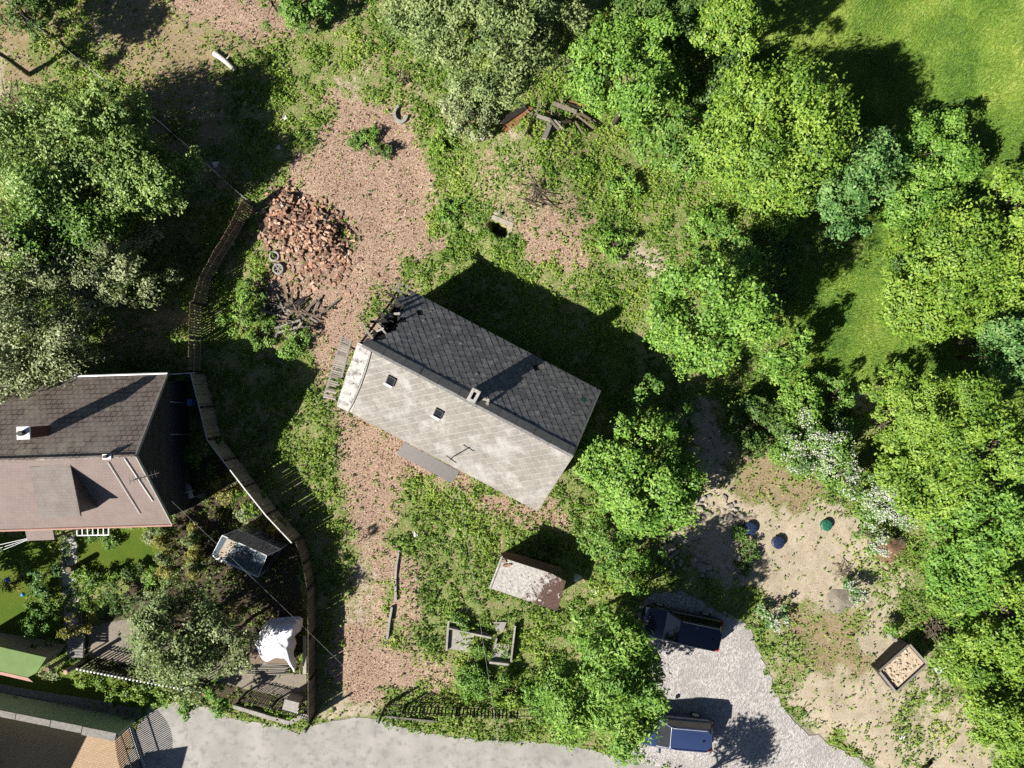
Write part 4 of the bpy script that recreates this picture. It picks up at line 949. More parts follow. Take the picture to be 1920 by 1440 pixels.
    mb = MB(); mb.hexa([a-Vector((0,0,.12)) for a in A], A); po = local_build(mb, 'porch_roof', M['roof_pink'], root)
    for a in (A[2], A[3]):
        mb = MB(); mb.beam((a.x,a.y+.15,0),(a.x,a.y+.15,2.8),.1,.1); local_build(mb, 'porch_post', M['brown_wood'], po)
    # white glazed cold frame under the eave
    A = [hit(root,*q,(0,0,h),Vector((0,0,1))) for q, h in (((144,988),1.3),((204,986),1.3),((204,1003),.9),((145,1004),.9))]
    fr_o = None
    for a, b in ((0,1),(1,2),(2,3),(3,0)):
        mb = MB(); mb.beam(A[a],A[b],.06,.06)
        o = local_build(mb, 'lean_to_frame' if fr_o is None else 'frame_bar', M['white'], root if fr_o is None else fr_o); fr_o = fr_o or o
    for k in range(1, 6):
        mb = MB(); mb.beam(A[0].lerp(A[1],k/6), A[3].lerp(A[2],k/6), .045, .045); local_build(mb, 'frame_bar', M['white'], fr_o)
        mb = MB(); mb.beam(A[3].lerp(A[2],k/6), Vector((A[3].lerp(A[2],k/6).x, A[3].y, 0)), .04, .04); local_build(mb, 'frame_bar', M['white'], fr_o)
    # clothes lines from the porch
    for k in range(3):
        a = hit(root,52+3*k,1012-2*k,(0,0,2.2),Vector((0,0,1))); b = hit(root,-30,1046-9*k,(0,0,2.2),Vector((0,0,1))); mb = MB(); mb.tube([a,b], .018, 5); local_build(mb, 'clothes_line', M['zinc'], root)
    return root
NEI = neighbour_house()
def gable_boards():
    # horizontal cladding on the gable facing the fence, shade put into its dark colour
    L, Wd = 7.4, 4.03; x = L-.6+.175; z = .15; k = 0
    while z < 5.8:
        hw = Wd-.52 if z < 3.2 else max(.15, (Wd-.7)*(1-(z-3.2)/2.8))
        local_build(MB().box((x+.025, 0, z+.1), (.04, 2*hw, .2)), 'cladding_board', M['wall_house'], NEI); z += .225; k += 1
    for y in (2.4, .6): local_build(MB().tube([(x+.1,y,.2),(x+.1,y+.15,2.4)], .03, 6), 'drain_pipe', M['zinc'], NEI)
gable_boards()
def side_gate():
    root = empty('side_gate', W(365,699), 0, 'dark side gate with a pale top rail between the brown roof and the fence', 'gate')
    a, b = W(358,703), W(381,698)
    for k in range(7): p = a.lerp(b, k/6); MB().box((p.x,p.y,.75), (.09,.03,1.5)).build('slat', M['dark_wood'], root)
    MB().beam(W(318,702,2.3), W(366,699,1.75), .05, .05).build('top_rail', M['zinc'], root)
side_gate()
# ------------------------------------------------------------------ fences
def plank_fence(name, label, path, h, pw, gap, mat, rails, top=None, jit=.03, post_every=2.2, rail_side=1):
    """path in photo pixels on the ground; every plank, rail and post is a part"""
    P = [W(*p) for p in path]; root = empty(name, P[0], 0, label, 'fence')
    pm = MB(); pm.box((0,0,h/2), (pw-gap, .024, h)); pm = pm.mesh('plank', M[mat])
    for i in range(len(P)-1):
        a, b = P[i], P[i+1]; d = b-a; L = d.length; d.normalize(); nrm = Vector((-d.y, d.x, 0)); ang = math.atan2(d.y, d.x); n = int(L/pw)
        for k in range(n):
            p = a+d*((k+.5)*L/n); s = 1+random.uniform(-jit, jit)
            put('plank', pm, Matrix.Translation((p.x, p.y, gz(p.x, p.y))) @ Matrix.Rotation(ang+random.gauss(0, .02), 4, 'Z') @ Matrix.Rotation(random.gauss(0, .012), 4, 'Y') @ Matrix.Diagonal((1,1,s,1)), root)
        for rh in rails:
            off = nrm*(.05*rail_side); q = MB(); q.beam(a+off+Vector((0,0,rh*h)), b+off+Vector((0,0,rh*h)), .04, .09); q.build('rail', M['rail_wood'], root)
        if top:
            q = MB(); q.beam(a+Vector((0,0,h+.02)), b+Vector((0,0,h+.02)), .06, .03); q.build('top_cap', M[top], root)
        m = max(1, int(L/post_every))
        for k in range(m+1):
            p = a.lerp(b, k/m)-nrm*(.06*rail_side); q = MB(); q.box((p.x, p.y, h*.48), (.09, .09, h*.98), ang); q.build('post', M['dark_wood'], root)
    return root
plank_fence('board_fence', 'weathered dark fence of upright boards with two long rails, above the neighbour roof', [(478,388),(455,432),(425,482),(400,524),(387,572)], 1.75, .14, .03, 'brown_wood', (.3, .72), None, rail_side=1)
plank_fence('board_fence', 'straight stretch of weathered board fence with pale rails next to the dark shaded yard', [(383,574),(382,636),(380,696)], 1.75, .14, .035, 'brown_wood', (.3, .72), None, rail_side=1)
plank_fence('close_board_fence', 'tan close boarded fence curving along the shaded grass', [(385,700),(401,762),(415,820),(444,858),(480,905),(520,955),(566,1004)], 1.85, .13, -.01, 'rail_wood', (.15, .55), 'zinc', .004, rail_side=-1)
plank_fence('brown_panel_fence', 'dark brown low board fence beside the white tarp', [(569,1006),(582,1045),(590,1090),(592,1180),(592,1335)], 1.5, .13, -.008, 'brown_wood', (.2, .8), None, .01, rail_side=-1)
def wire_fence():
    P = [on(*p) for p in ((478,386),(430,345),(395,312),(340,262),(285,215),(220,170),(150,112),(80,58),(20,8))]
    root = empty('wire_fence', P[0], 0, 'low wire fence on thin posts running up through the dry grass', 'fence')
    for i, p in enumerate(P): MB().tube([p-Vector((0,0,.1)), p+Vector((0,0,1.2))], .035, 6).build('post', M['dark_wood'], root)
    for z in (.4, .8, 1.15):
        for i in range(len(P)-1): MB().tube([P[i]+Vector((0,0,z)), P[i+1]+Vector((0,0,z))], .005, 4).build('wire', M['zinc'], root)
    for i in range(len(P)-1):
        if i in (0, 3, 6): MB().beam(P[i]+Vector((0,0,.12)), P[i+1]+Vector((0,0,.12)), .05, .12).build('kick_board', M['dark_wood'], root)
wire_fence()
def picket_run(name, label, path, h, step, w, mat, cap=None, cap_h=.08, mats_rail='black_iron', skip=None, arch=0, rails=(.18,.82), th=.03):
    P = [W(*p) for p in path]; root = empty(name, P[0], 0, label, 'fence')
    pm = MB().box((0,0,h/2), (w, th, h)).mesh('picket', M[mat]); cm = MB().disc((0,0,0), w*.9, cap_h, 8, r2=w*.7).mesh('picket_cap', M[cap]) if cap else None
    tot = sum((P[i+1]-P[i]).length for i in range(len(P)-1)); run = 0
    for i in range(len(P)-1):
        a, b = P[i], P[i+1]; L = (b-a).length; d = (b-a).normalized(); ang = math.atan2(d.y, d.x); n = int(L/step)
        for k in range(n):
            f = (run+(k+.5)*L/n)/tot
            if skip and skip(f): continue
            p = a+d*((k+.5)*L/n); s = 1+arch*math.sin(math.pi*f)
            o = put('picket', pm, Matrix.Translation((p.x, p.y, .02)) @ Matrix.Rotation(ang, 4, 'Z') @ Matrix.Rotation(random.gauss(0, .015), 4, 'Y') @ Matrix.Diagonal((1,1,s,1)), root)
            if cm: put('picket_cap', cm, Matrix.Translation((p.x, p.y, .02+h*s)), o)
        for rh in rails: MB().beam(a+Vector((0,0,rh*h))+Vector((-d.y,d.x,0))*.035, b+Vector((0,0,rh*h))+Vector((-d.y,d.x,0))*.035, .03, .06).build('rail', M[mats_rail], root)
        run += L
    for i, p in enumerate(P): MB().box((p.x, p.y, h*.5), (.09,.09,h*1.02), .1).build('post', M[mats_rail], root)
    return root
picket_run('picket_fence', 'dark broken picket fence along the grass verge of the lane', [(728,1318),(760,1322),(860,1326),(960,1329),(1085,1331),(1120,1334)], 1.15, .2, .085, 'dark_wood', skip=lambda f: f < .09 or .62 < f < .84 or random.random() < .04)

v = MB(); a, b = W(715,1340), W(820,1351); v.beam(a+Vector((0,0,.1)), b+Vector((0,0,.1)), .1, .14); tag(v.build('kerb_beam', M['grey_wood']), 'pale fallen rail lying in front of the dark picket fence', 'beam')
def gate_post(px, py, h, lean, label):
    p = W(px, py); root = empty('gate_post', p, 0, label, 'post')
    MB().tube([p-Vector((0,0,.1)), p+Vector((lean[0], lean[1], h))], .07, 8).build('shaft', M['black_iron'], root)
    for z in (.5, 1.1): MB().box(p+Vector((.05,0,z)), (.14,.06,.1)).build('hinge', M['black_iron'], root)
    return root
gate_post(722, 1325, 1.9, (0,0), 'dark iron gate post at the end of the picket fence')
gate_post(592, 1340, 2.0, (0,0), 'dark iron gate post at the end of the brown panel fence')
# white capped pickets of the neighbour garden
picket_run('white_capped_fence', 'dark picket fence with white rounded caps above the lime hedge', [(168,1237),(250,1253),(330,1268),(398,1281)], 1.2, .2, .075, 'dark_wood', cap='white', cap_h=.1)
picket_run('iron_fence', 'fine dark iron picket fence on the corner wall by the meter cabinet', [(462,1298),(520,1312),(588,1333)], 1.1, .12, .03, 'black_iron')
def sliding_gate():
    a, b = W(242,1358), W(274,1456); root = empty('sliding_gate', a, 0, 'dark barred sliding gate with an arched top across the brick yard', 'gate')
    d = (b-a).normalized(); L = (b-a).length; n = 30; ang = math.atan2(d.y, d.x); bm = MB().box((0,0,.5), (.05,.03,1)).mesh('bar', M['dark_wood'])
    for k in range(n):
        f = (k+.5)/n; p = a+d*(f*L); h = 1.35+.35*math.sin(math.pi*min(1, f*1.05))
        put('bar', bm, Matrix.Translation((p.x, p.y, .1)) @ Matrix.Rotation(ang, 4, 'Z') @ Matrix.Diagonal((1,1,h,1)), root)
    for z in (.18, .95): MB().beam(a+Vector((.035,0,z)), b+Vector((.035,0,z)), .04, .06).build('rail', M['black_iron'], root)
    MB().beam(a+Vector((.09,0,.07)), b+Vector((.09,0,.07)), .16, .1).build('track', M['zinc'], root)
    MB().box(a+Vector((-.02,.1,.85)), (.12,.12,1.7)).build('post', M['black_iron'], root)
sliding_gate()
# ------------------------------------------------------------------ corner property: wall, yard, sheds
tag(MB().prism([tuple(W(*p)[:2]) for p in ((-300,1332),(60,1316),(258,1360),(236,1440),(150,1750),(-300,1750))], -.2, .014).build('brick_yard', paver_material('clinker_pavers', (.36,.25,.15,1), (.31,.21,.125,1), (.18,.125,.08,1), .24, .12, -.35)), 'orange clinker paved yard behind the barred gate', 'yard', kind='structure')
tag(MB().prism([tuple(W(*p)[:2]) for p in ((-300,1275),(0,1283),(80,1297),(170,1310),(262,1330),(262,1342),(160,1322),(80,1310),(0,1297),(-300,1292))], -.2, .03).build('concrete_strip', M['concrete_d']), 'grey concrete kerb strip along the yard wall', 'kerb', kind='structure')
def yard_wall():
    a, b = W(-60,1290), W(252,1352); root = empty('yard_wall', b, 0, 'pale green garden wall with a stepped light coping', 'wall'); d = (b-a).normalized(); n = Vector((-d.y, d.x, 0)); L = (b-a).length
    MB().beam(a+Vector((0,0,.85)), b+Vector((0,0,.85)), .22, 1.7).build('wall', M['green_wall'], root)
    for f0, f1, dz, w in ((0,.42,0,.36),(.42,.62,.0,.36),(.62,.80,.0,.4),(.805,1.0,.08,.46)):
        MB().beam(a+d*L*f0+Vector((0,0,1.74+dz)), a+d*(L*f1-.04)+Vector((0,0,1.74+dz)), w, .08).build('coping', M['concrete_d'], root)
    MB().beam(a+d*L*.81+Vector((0,0,1.74)), b-d*.04+Vector((0,0,1.74)), .22, .08).build('step', M['concrete'], root)
yard_wall()
def block_house(name, label, pts, h, slope=1.6):
    P = [W(*p) for p in pts]; c = sum(P, Vector())/len(P); root = empty(name, c, 0, label, 'house' if 'house' in name else 'garage')
    MB().prism([(p.x,p.y) for p in P], 0, h-.15).build('wall', M['green_wall'], root)
    q = [c+(p-c)*1.04 for p in P]; r = [c+(p-c)*.35 for p in P]
    if sum(q[i].x*q[(i+1)%4].y-q[(i+1)%4].x*q[i].y for i in range(4)) < 0: q.reverse(); r.reverse()
    MB().hexa([(p.x,p.y,h-.15) for p in q], [(p.x,p.y,h+slope) for p in r]).build('roof', M['roof_brown'], root)
block_house('corner_house', 'pale green corner house whose shadow falls on the brick yard', [(8,1452),(-150,1770),(-600,1700),(-500,1370)], 4.6, .9)
block_house('lane_garage', 'green walled garage whose shadow falls across the lane', [(188,1500),(110,1512),(70,1700),(130,1720)], 4.8, .4)
def green_shed():
    root = empty('garden_shed', W(30,1240), 0, 'low shed with a flat green roof and a pink tiled edge', 'shed')
    A = [W(-80,1205,2.3),W(0,1213,2.3),W(87,1233,2.3),W(68,1262,2.3),W(52,1270,2.3),W(-80,1240,2.3)]
    MB().hexa([a-Vector((0,0,.12)) for a in A], A).build('roof', M['green_roof'], root)
    C = [W(-75,1212,0),W(60,1232,0),W(42,1255,0),W(-75,1232,0)]; MB().prism([tuple(W(x,y,2.2)[:2]) for x, y in ((-75,1210),(80,1235),(52,1266),(-75,1237))], 0, 2.15).build('wall', M['shed_wall'], root)
    a0, a1 = W(-80,1241,2.27), W(52,1271,2.27); n = 36; rm = None
    for k in range(n):
        p, q = a0.lerp(a1, k/n), a0.lerp(a1, (k+.86)/n); dn = Vector((.05,-.40,-.36))
        mb = MB(); mb.hexa([p-Vector((0,0,.03)),p+dn-Vector((0,0,.03)),q+dn-Vector((0,0,.03)),q-Vector((0,0,.03))], [p,p+dn,q+dn,q]); mb.build('edge_tile', M['pink_tile'], root)
green_shed()
# ------------------------------------------------------------------ neighbour garden
tag(MB().prism([tuple(W(*p)[:2]) for p in ((113,1008),(137,1002),(145,1020),(144,1100),(150,1135),(160,1180),(160,1238),(124,1238),(122,1180),(118,1100))], -.2, .02).build('garden_path', paver_material('small_pavers', (.41,.39,.365,1), (.36,.345,.32,1), (.20,.19,.18,1), .2, .2)), 'pale square paved garden path', 'path', kind='structure')
def terrace():
    root = empty('terrace_slab', W(205,1220), 0, 'bare concrete terrace slab behind the white capped fence', 'slab')
    MB().prism([tuple(W(*p)[:2]) for p in ((166,1190),(175,1172),(240,1160),(300,1200),(380,1230),(455,1250),(575,1265),(575,1318),(455,1290),(395,1272),(168,1232))], -.1, .04).build('slab', M['trodden'], root)
    for (x0, y0, x1, y1) in ((240,1160,300,1200),(166,1190,175,1172)): MB().beam(W(x0,y0,.06),W(x1,y1,.06),.1,.1).build('edging', M['stone'], root)
terrace()
def plank_stair():
    root = empty('garden_gate', W(144,1222), 0, 'blue grey slatted garden gate by the wooden gate posts', 'gate')
    for k in range(9): MB().beam(W(128,1185+k*5.6,.9), W(156,1186+k*5.6,.9), .13, .03).build('slat', M['concrete_d'], root)
    for x in (128, 156): MB().beam(W(x,1184,.85), W(x,1232,.85), .06, .06).build('stile', M['concrete_d'], root)
    for x, y in ((128,1186),(156,1186),(128,1231),(156,1231)): p = W(x,y,.85); MB().beam((p.x,p.y,0), p, .06, .06).build('leg', M['concrete_d'], root)
plank_stair()
def log_post(px, py, h, label):
    p = W(px, py); root = empty('wooden_post', p, 0, label, 'post')
    MB().tube([p-Vector((0,0,.1)), p+Vector((0,0,h))], .11, 10).build('shaft', M['rail_wood'], root, True); MB().disc(p+Vector((0,0,h+.002)), .13, .05, 10).build('cap', M['brick'], root)
log_post(161, 1236, 1.8, 'stout wooden post where the white capped fence begins'); log_post(402, 1283, 1.3, 'short wooden post where the white capped fence ends')
log_post(126, 1232, 1.7, 'dark wooden post on the shed side of the garden gate')
def greenhouse():
    root = empty('greenhouse', W(460,1040), 0, 'small glazed greenhouse with white frame and a whitewashed pane', 'greenhouse')
    hr, he = 2.3, 1.6
    R0, R1 = W(417,1004,hr), W(500,1042,hr); S0, S1 = W(398,1041,he), W(484,1081,he); N0, N1 = W(446,993,he), W(526,1030,he)
    bars = [(R0,R1,.06),(S0,S1,.12),(N0,N1,.06),(R0,S0,.05),(R1,S1,.05),(R0,N0,.05),(R1,N1,.05)]
    for k in (1, 2): bars.append((R0.lerp(R1,k/3), S0.lerp(S1,k/3), .04))
    for k in range(1, 7): bars.append((R0.lerp(R1,k/7), N0.lerp(N1,k/7), .03))
    for p in (S0,S1,N0,N1): bars.append((p, Vector((p.x,p.y,0)), .05))
    for k in (1, 2):
        p = S0.lerp(S1,k/3); bars.append((p, Vector((p.x,p.y,0)), .04)); p = N0.lerp(N1,k/3); bars.append((p, Vector((p.x,p.y,0)), .04))
    for a, b, w in bars: MB().beam(a,b,w,w*.8).build('frame_bar', M['zinc'], root)
    dz = Vector((0,0,.03))
    def pane(a,b,c,d,nm='pane',mt='glass'): MB().hexa([p-Vector((0,0,.006)) for p in (a,b,c,d)], [a,b,c,d]).build(nm, M[mt], root)
    for k in range(3): pane(S0.lerp(S1,k/3)+dz, S0.lerp(S1,(k+1)/3)+dz, R0.lerp(R1,(k+1)/3)+dz, R0.lerp(R1,k/3)+dz)
    for k in range(7): pane(R0.lerp(R1,k/7)+dz, R0.lerp(R1,(k+1)/7)+dz, N0.lerp(N1,(k+1)/7)+dz, N0.lerp(N1,k/7)+dz)
    g0 = lambda p: Vector((p.x,p.y,.05))
    def wall(a,b):
        n = (b-a).cross(Vector((0,0,1))).normalized()*.006; MB().hexa([g0(a),g0(b),b,a],[g0(a)+n,g0(b)+n,b+n,a+n]).build('pane', M['glass'], root)
    for a, b in ((S0,S1),(N0,N1),(S0,N0),(S1,N1)): wall(a,b)
    # old net curtain lying on the first pane
    a = R0.lerp(R1,.12)+Vector((0,0,.07)); b = R0.lerp(R1,.36)+Vector((0,0,.07)); c = S0.lerp(S1,.26)+Vector((0,0,.07)); d = S0.lerp(S1,.1)+Vector((0,0,.07))
    MB().hexa([p-Vector((0,0,.01)) for p in (a,b,b.lerp(c,.5),c,d)], [a,b,b.lerp(c,.5),c,d]).build('shade_net', M['rail_wood'], root)
    MB().beam(S0.lerp(S1,.1)+Vector((0,0,.1)), S0.lerp(S1,.24)+Vector((0,0,.1)), .2, .08).build('white_bundle', M['white'], root)
greenhouse()
def tarp_stack():
    root = empty('timber_stack', W(520,1240), 0, 'stack of split poles sticking out from under the white tarp', 'timber stack')
    for k in range(16):
        y = 1238+(k % 8)*3.6; z = .1+.14*(k//8); x0 = 468+random.uniform(-6, 12); x1 = 535+random.uniform(-10, 12)
        MB().tube([W(x0,y,z), W((x0+x1)/2,y+random.uniform(-1,1),z+.02), W(x1,y+random.uniform(-2,2),z)], [.05,.055,.045], 6).build('pole', M['grey_wood'], root)
    MB().box(W(510,1215,.4), (2.3,1.5,.8)).build('stacked_wood', M['brown_wood'], root)
    # the tarp: a draped sheet with folds and a ragged outline
    O = [(500,1166),(512,1160),(524,1158),(560,1155),(569,1160),(566,1180),(552,1192),(556,1206),(549,1226),(556,1238),(553,1262),(546,1252),(538,1240),(520,1238),(500,1245),(488,1244),(478,1226),(470,1208),(484,1190),(492,1178)]
    n = 46; c = (520,1204); V = []; Fq = []; rings = 12
    def outline(f):
        i = f*len(O); a, b = O[int(i) % len(O)], O[(int(i)+1) % len(O)]; u = i-int(i); return a[0]+(b[0]-a[0])*u, a[1]+(b[1]-a[1])*u
    for r in range(1, rings+1):
        for k in range(n):
            x, y = outline(k/n); s = r/rings; X, Y = c[0]+(x-c[0])*s, c[1]+(y-c[1])*s
            th = 2*math.pi*k/n; h = 1.35*(1-smooth(np.array((s-.55)/.45))*.55)+.06*math.sin(7*th+2*s)*s+.05*math.sin(13*th)*s*s+.03*math.sin(X*.35)*math.cos(Y*.28)
            V.append(W(X, Y, float(h)))
    V.append(W(*c, 1.38)); ctr = len(V)-1
    for r in range(rings-1):
        for k in range(n): Fq.append((r*n+k, (r+1)*n+k, (r+1)*n+(k+1)%n, r*n+(k+1)%n))
    for k in range(n): Fq.append((ctr, k, (k+1)%n))
    mb = MB(); mb.add(V, Fq); o = mb.build('white_tarp', M['tarp'], None, True); m = o.modifiers.new('thick', 'SOLIDIFY'); m.thickness = .012
    tag(o, 'crumpled white tarp draped over the timber stack', 'tarp')
tarp_stack()
def cabinet():
    c = W(556,1308); root = empty('meter_cabinet', c, 0, 'grey meter cabinet with a pale lid by the iron fence', 'cabinet'); rz = -.25
    MB().box(c+Vector((0,0,.5)), (.75,.5,1.0), rz).build('body', M['concrete'], root); MB().box(c+Vector((0,0,1.03)), (.85,.6,.07), rz).build('lid', M['concrete'], root)
    p = W(548,1328); MB().box(p+Vector((0,0,.06)), (.8,.3,.16), rz).build('plinth', M['white'], root)
cabinet()
def low_wall(name, label, pts, h, w, mat='concrete', cat='wall', z0=None):
    P = [on(*p) for p in pts]; root = empty(name, P[0], 0, label, cat)
    for i in range(len(P)-1):
        a, b = P[i].copy(), P[i+1].copy(); L = (b-a).length; n = max(1, int(L/.9)); 
        for k in range(n):
            p, q = a.lerp(b, k/n), a.lerp(b, (k+1)/n-.012/L); dz = random.uniform(-.02, .02); mid = (p+q)/2
            MB().beam((p.x,p.y,mid.z+h/2-.1+dz),(q.x,q.y,mid.z+h/2-.1+dz), w+random.uniform(-.02,.02), h+.2).build('block', M[mat], root)
    return root
low_wall('road_edge_wall', 'pale stone edging wall under the iron fence corner', [(440,1322),(500,1340),(545,1352),(570,1338),(590,1342)], .25, .22, 'concrete')
low_wall('rubble_edging', 'mossy grey edging wall between the tarp and the brown panel fence', [(573,1190),(573,1262)], .2, .18, 'concrete')
def patio_set():
    root = empty('patio_table', W(362,912), 0, 'round grey patio table by the dark gable', 'table'); c = W(362,912)
    MB().disc(c+Vector((0,0,.70)), .25, .03, 24).build('table_top', M['concrete'], root); MB().tube([c, c+Vector((0,0,.7))], .035, 8).build('pedestal', M['black_iron'], root); MB().disc(c, .2, .03, 16).build('base', M['black_iron'], root)
    for (px, py, rz, lb) in ((332,934,.1,'white garden chair nearest the neighbour gable'),(348,932,-.2,'white garden chair in the middle of the row'),(361,926,.3,'white garden chair beside the round patio table')):
        c = W(px, py); r = empty('garden_chair', c, rz, lb, 'chair', 'white garden chairs')
        local_build(MB().box((0,0,.42), (.42,.42,.05)), 'seat', M['white'], r); local_build(MB().box((0,.2,.68), (.42,.05,.45)), 'backrest', M['white'], r)
        for sx in (-1,1):
            for sy in (-1,1): local_build(MB().box((sx*.18,sy*.18,.2), (.04,.04,.4)), 'leg', M['white'], r)
    c = W(348,903); r = empty('blue_barrel', c, 0, 'blue plastic water barrel beside the patio table', 'barrel'); MB().disc(c, .26, .85, 20, r2=.24).build('drum', M['blue'], r); MB().disc(c+Vector((0,0,.852)), .25, .04, 20).build('lid', M['blue'], r)
    c = W(372,754); r = empty('blue_canister', c, 0, 'light blue canister hanging on the plank fence', 'canister'); MB().box(c+Vector((0,0,.8)), (.28,.4,.6)).build('body', M['lightblue'], r); MB().box(c+Vector((0,0,1.15)), (.1,.2,.1)).build('handle', M['lightblue'], r)
    for k, (px, py) in enumerate(((340,920),(380,930),(330,950),(352,948))):
        c = W(px, py); o = MB().prism([tuple(W(px+a, py+b)[:2]) for a, b in ((-9,-4),(8,-5),(9,4),(-8,5))], -.05, .05).build('stepping_stone', M['concrete_d']); tag(o, 'flat stepping stone in the shaded patio', 'stone', 'patio stepping stones')
    c = W(148,1060); r = empty('tree_stump', c, 0, 'brown tree stump post at the corner of the lawn', 'stump'); MB().tube([c-Vector((0,0,.1)), c+Vector((0,0,.95))], [.2,.17], 12).build('trunk', M['bark'], r); MB().disc(c+Vector((0,0,.951)), .16, .01, 12).build('cut_face', M['brown_wood'], r)
    for k, (px, py, s) in enumerate(((58,1070,.13),(86,1096,.12))):
        c = on(px, py); r = empty('glass_ball', c, 0, ('blue glass garden ball on a stick', 'pale blue glass garden ball among the peonies')[k], 'ornament'); h = 1.75
        MB().tube([c, c+Vector((0,0,h))], .015, 6).build('stick', M['zinc'], r)
        mb = MB(); mb.tube([c+Vector((0,0,h+s*(1-math.cos(a)))) for a in np.linspace(0.01, math.pi-.01, 9)], [s*math.sin(a) for a in np.linspace(.01, math.pi-.01, 9)], 14); mb.build('ball', M['blue'] if k == 0 else M['lightblue'], r, True)
patio_set()
def power_line(name, label, a, b, sag, r=.0045):
    pts = [a.lerp(b, f)-Vector((0,0,sag*4*f*(1-f))) for f in np.linspace(0,1,13)]; mb = MB(); mb.tube(pts, r, 5); tag(mb.build(name, M['zinc']), label, 'wire')
power_line('service_wire', 'thin pale service wire from the neighbour gable to the gate post', W(322,940,4.4), W(722,1325,1.9), .1)
m_top = WM['derelict_house'] @ hit(OLD, 850, 856, (0,0,6.0), Vector((0,0,1)))
power_line('service_wire', 'thin service wire from the mast of the derelict house towards the lane', m_top, W(960,1560,6.5), .35)
power_line('service_wire', 'thin wire crossing the lane beside the picket fence', W(722,1325,1.9), W(830,1475,5.5), .1)

# ------------------------------------------------------------------ debris on the plot
def rock_mesh(seed, name='boulder'):
    r = np.random.default_rng(seed); import bmesh
    bm = bmesh.new(); bmesh.ops.create_icosphere(bm, subdivisions=2, radius=.5)
    pl = [(unit(r.normal(size=3)), r.uniform(.28, .45)) for _ in range(9)]
    for v in bm.verts:
        p = np.array(v.co)
        for n_, d in pl:
            e = p@n_-d*.8
            if e > 0: p = p-n_*e*.98
        p = p+r.normal(size=3)*.012; v.co = p
    me = bpy.data.meshes.new(name); bm.to_mesh(me); bm.free(); me.materials.append(M['stone']); return me
ROCKS = [rock_mesh(s) for s in range(8)]
def boulder(px, py, s, label, group):
    p = on(px, py); o = put('boulder', random.choice(ROCKS), Matrix.Translation((p.x, p.y, p.z+s*.16)) @ Matrix.Rotation(random.random()*6.28, 4, 'Z') @ Matrix.Diagonal((s*random.uniform(.85,1.35), s*random.uniform(.7,1.0), s*random.uniform(.55,.85), 1))); tag(o, label, 'boulder', group)
B1 = [(1297,925,.55),(1303,938,.5),(1292,945,.45),(1299,958,.4),(1318,935,.45),(1330,930,.35),(1295,970,.4),(1308,972,.4),(1312,955,.5),(1325,962,.4),(1288,958,.5),(1335,945,.3)]
B2 = [(1358,934,.45),(1365,948,.55),(1378,955,.4),(1388,968,.5),(1375,972,.35),(1362,970,.6),(1350,975,.45),(1390,980,.3),(1370,985,.35),(1354,988,.3),(1383,944,.25),(1372,962,.3)]
B3 = [(1243,1012,.55),(1252,1024,.7),(1240,1030,.45),(1262,1020,.4),(1266,1034,.5),(1255,1042,.4),(1248,1056,.45),(1262,1060,.4),(1276,1054,.55),(1268,1044,.35),(1283,1062,.35),(1258,1070,.3)]
B4 = [(1300,1049,.45),(1312,1060,.6),(1325,1062,.5),(1328,1075,.35),(1336,1090,.3)]
B5 = [(1400,1028,.5),(1410,1020,.45),(1418,1034,.5),(1420,1022,.35),(1384,1047,.5),(1393,1058,.4),(1382,1066,.45),(1389,1082,.5),(1400,1050,.3),(1412,1045,.4),(1376,1012,.3),(1398,1012,.3)]
for L_, (cx, cy) in ((B1,(1310,948)),(B2,(1370,962)),(B3,(1258,1040)),(B4,(1318,1066)),(B5,(1398,1040))):      # smaller stones between the big ones
    L_ += [(cx+random.gauss(0,13), cy+random.gauss(0,13), random.uniform(.16,.32)) for _ in range(12)]
for L_, lb, gr in ((B1,'rough stone in the heap beside the broad green tree','stones beside the broad tree'),(B2,'pale rough stone in the sunny heap near the round tank lids','stones near the tank lids'),(B3,'pale boulder in the row along the overgrown edge','boulders along the overgrown edge'),
                   (B4,'shaded boulder between the two stone groups','shaded boulders'),(B5,'boulder ringing the shaded planted bed','boulders of the shaded planted bed')):
    big = max(range(len(L_)), key=lambda i: L_[i][2])
    for i_, (px, py, s) in enumerate(L_): boulder(px, py, s*(1.15 if i_ == big else 1), 'largest '+lb if i_ == big else lb, None if i_ == big else gr)
for k, (px, py, r, pal) in enumerate(((1405,1035,26,'leaf_dark'),(1395,1062,16,'leaf_dark'),(1388,1000,13,'leaf_mid'))):
    SHRUBS.append((('dark low plant filling the ring of boulders','dark low plant at the lower edge of the boulder ring','low plant beside the blue tank lid')[k], px, py, r, .5, pal, dict(leaf=.11)))
def tank_lid(px, py, r, mat, label):
    c = on(px, py); c.z += .0; root = empty('tank_lid', c, 0, label, 'lid')
    MB().disc(c-Vector((0,0,.1)), r, .32, 28, r2=r*.97).build('collar', M[mat], root)
    mb = MB(); mb.tube([c+Vector((0,0,.22+.05*math.sin(a*math.pi/2))) if False else c+Vector((0,0,z)) for a, z in ((0,.221),(1,.25),(2,.275))], [r*1.03, r*.85, r*.3], 28); mb.build('cover', M[mat], root)
    for k in range(6):
        a = k*math.pi/3; MB().beam(c+Vector((math.cos(a)*r*.3, math.sin(a)*r*.3, .285)), c+Vector((math.cos(a)*r*.85, math.sin(a)*r*.85, .262)), .04, .03).build('rib', M[mat], root)
tank_lid(1548, 984, .32, 'lid_green', 'round green tank lid in the sand'); tank_lid(1457, 1016, .36, 'lid_blue', 'round dark blue tank lid at the edge of the tree shade'); tank_lid(1404, 990, .38, 'lid_blue', 'round blue tank lid beside the stones')
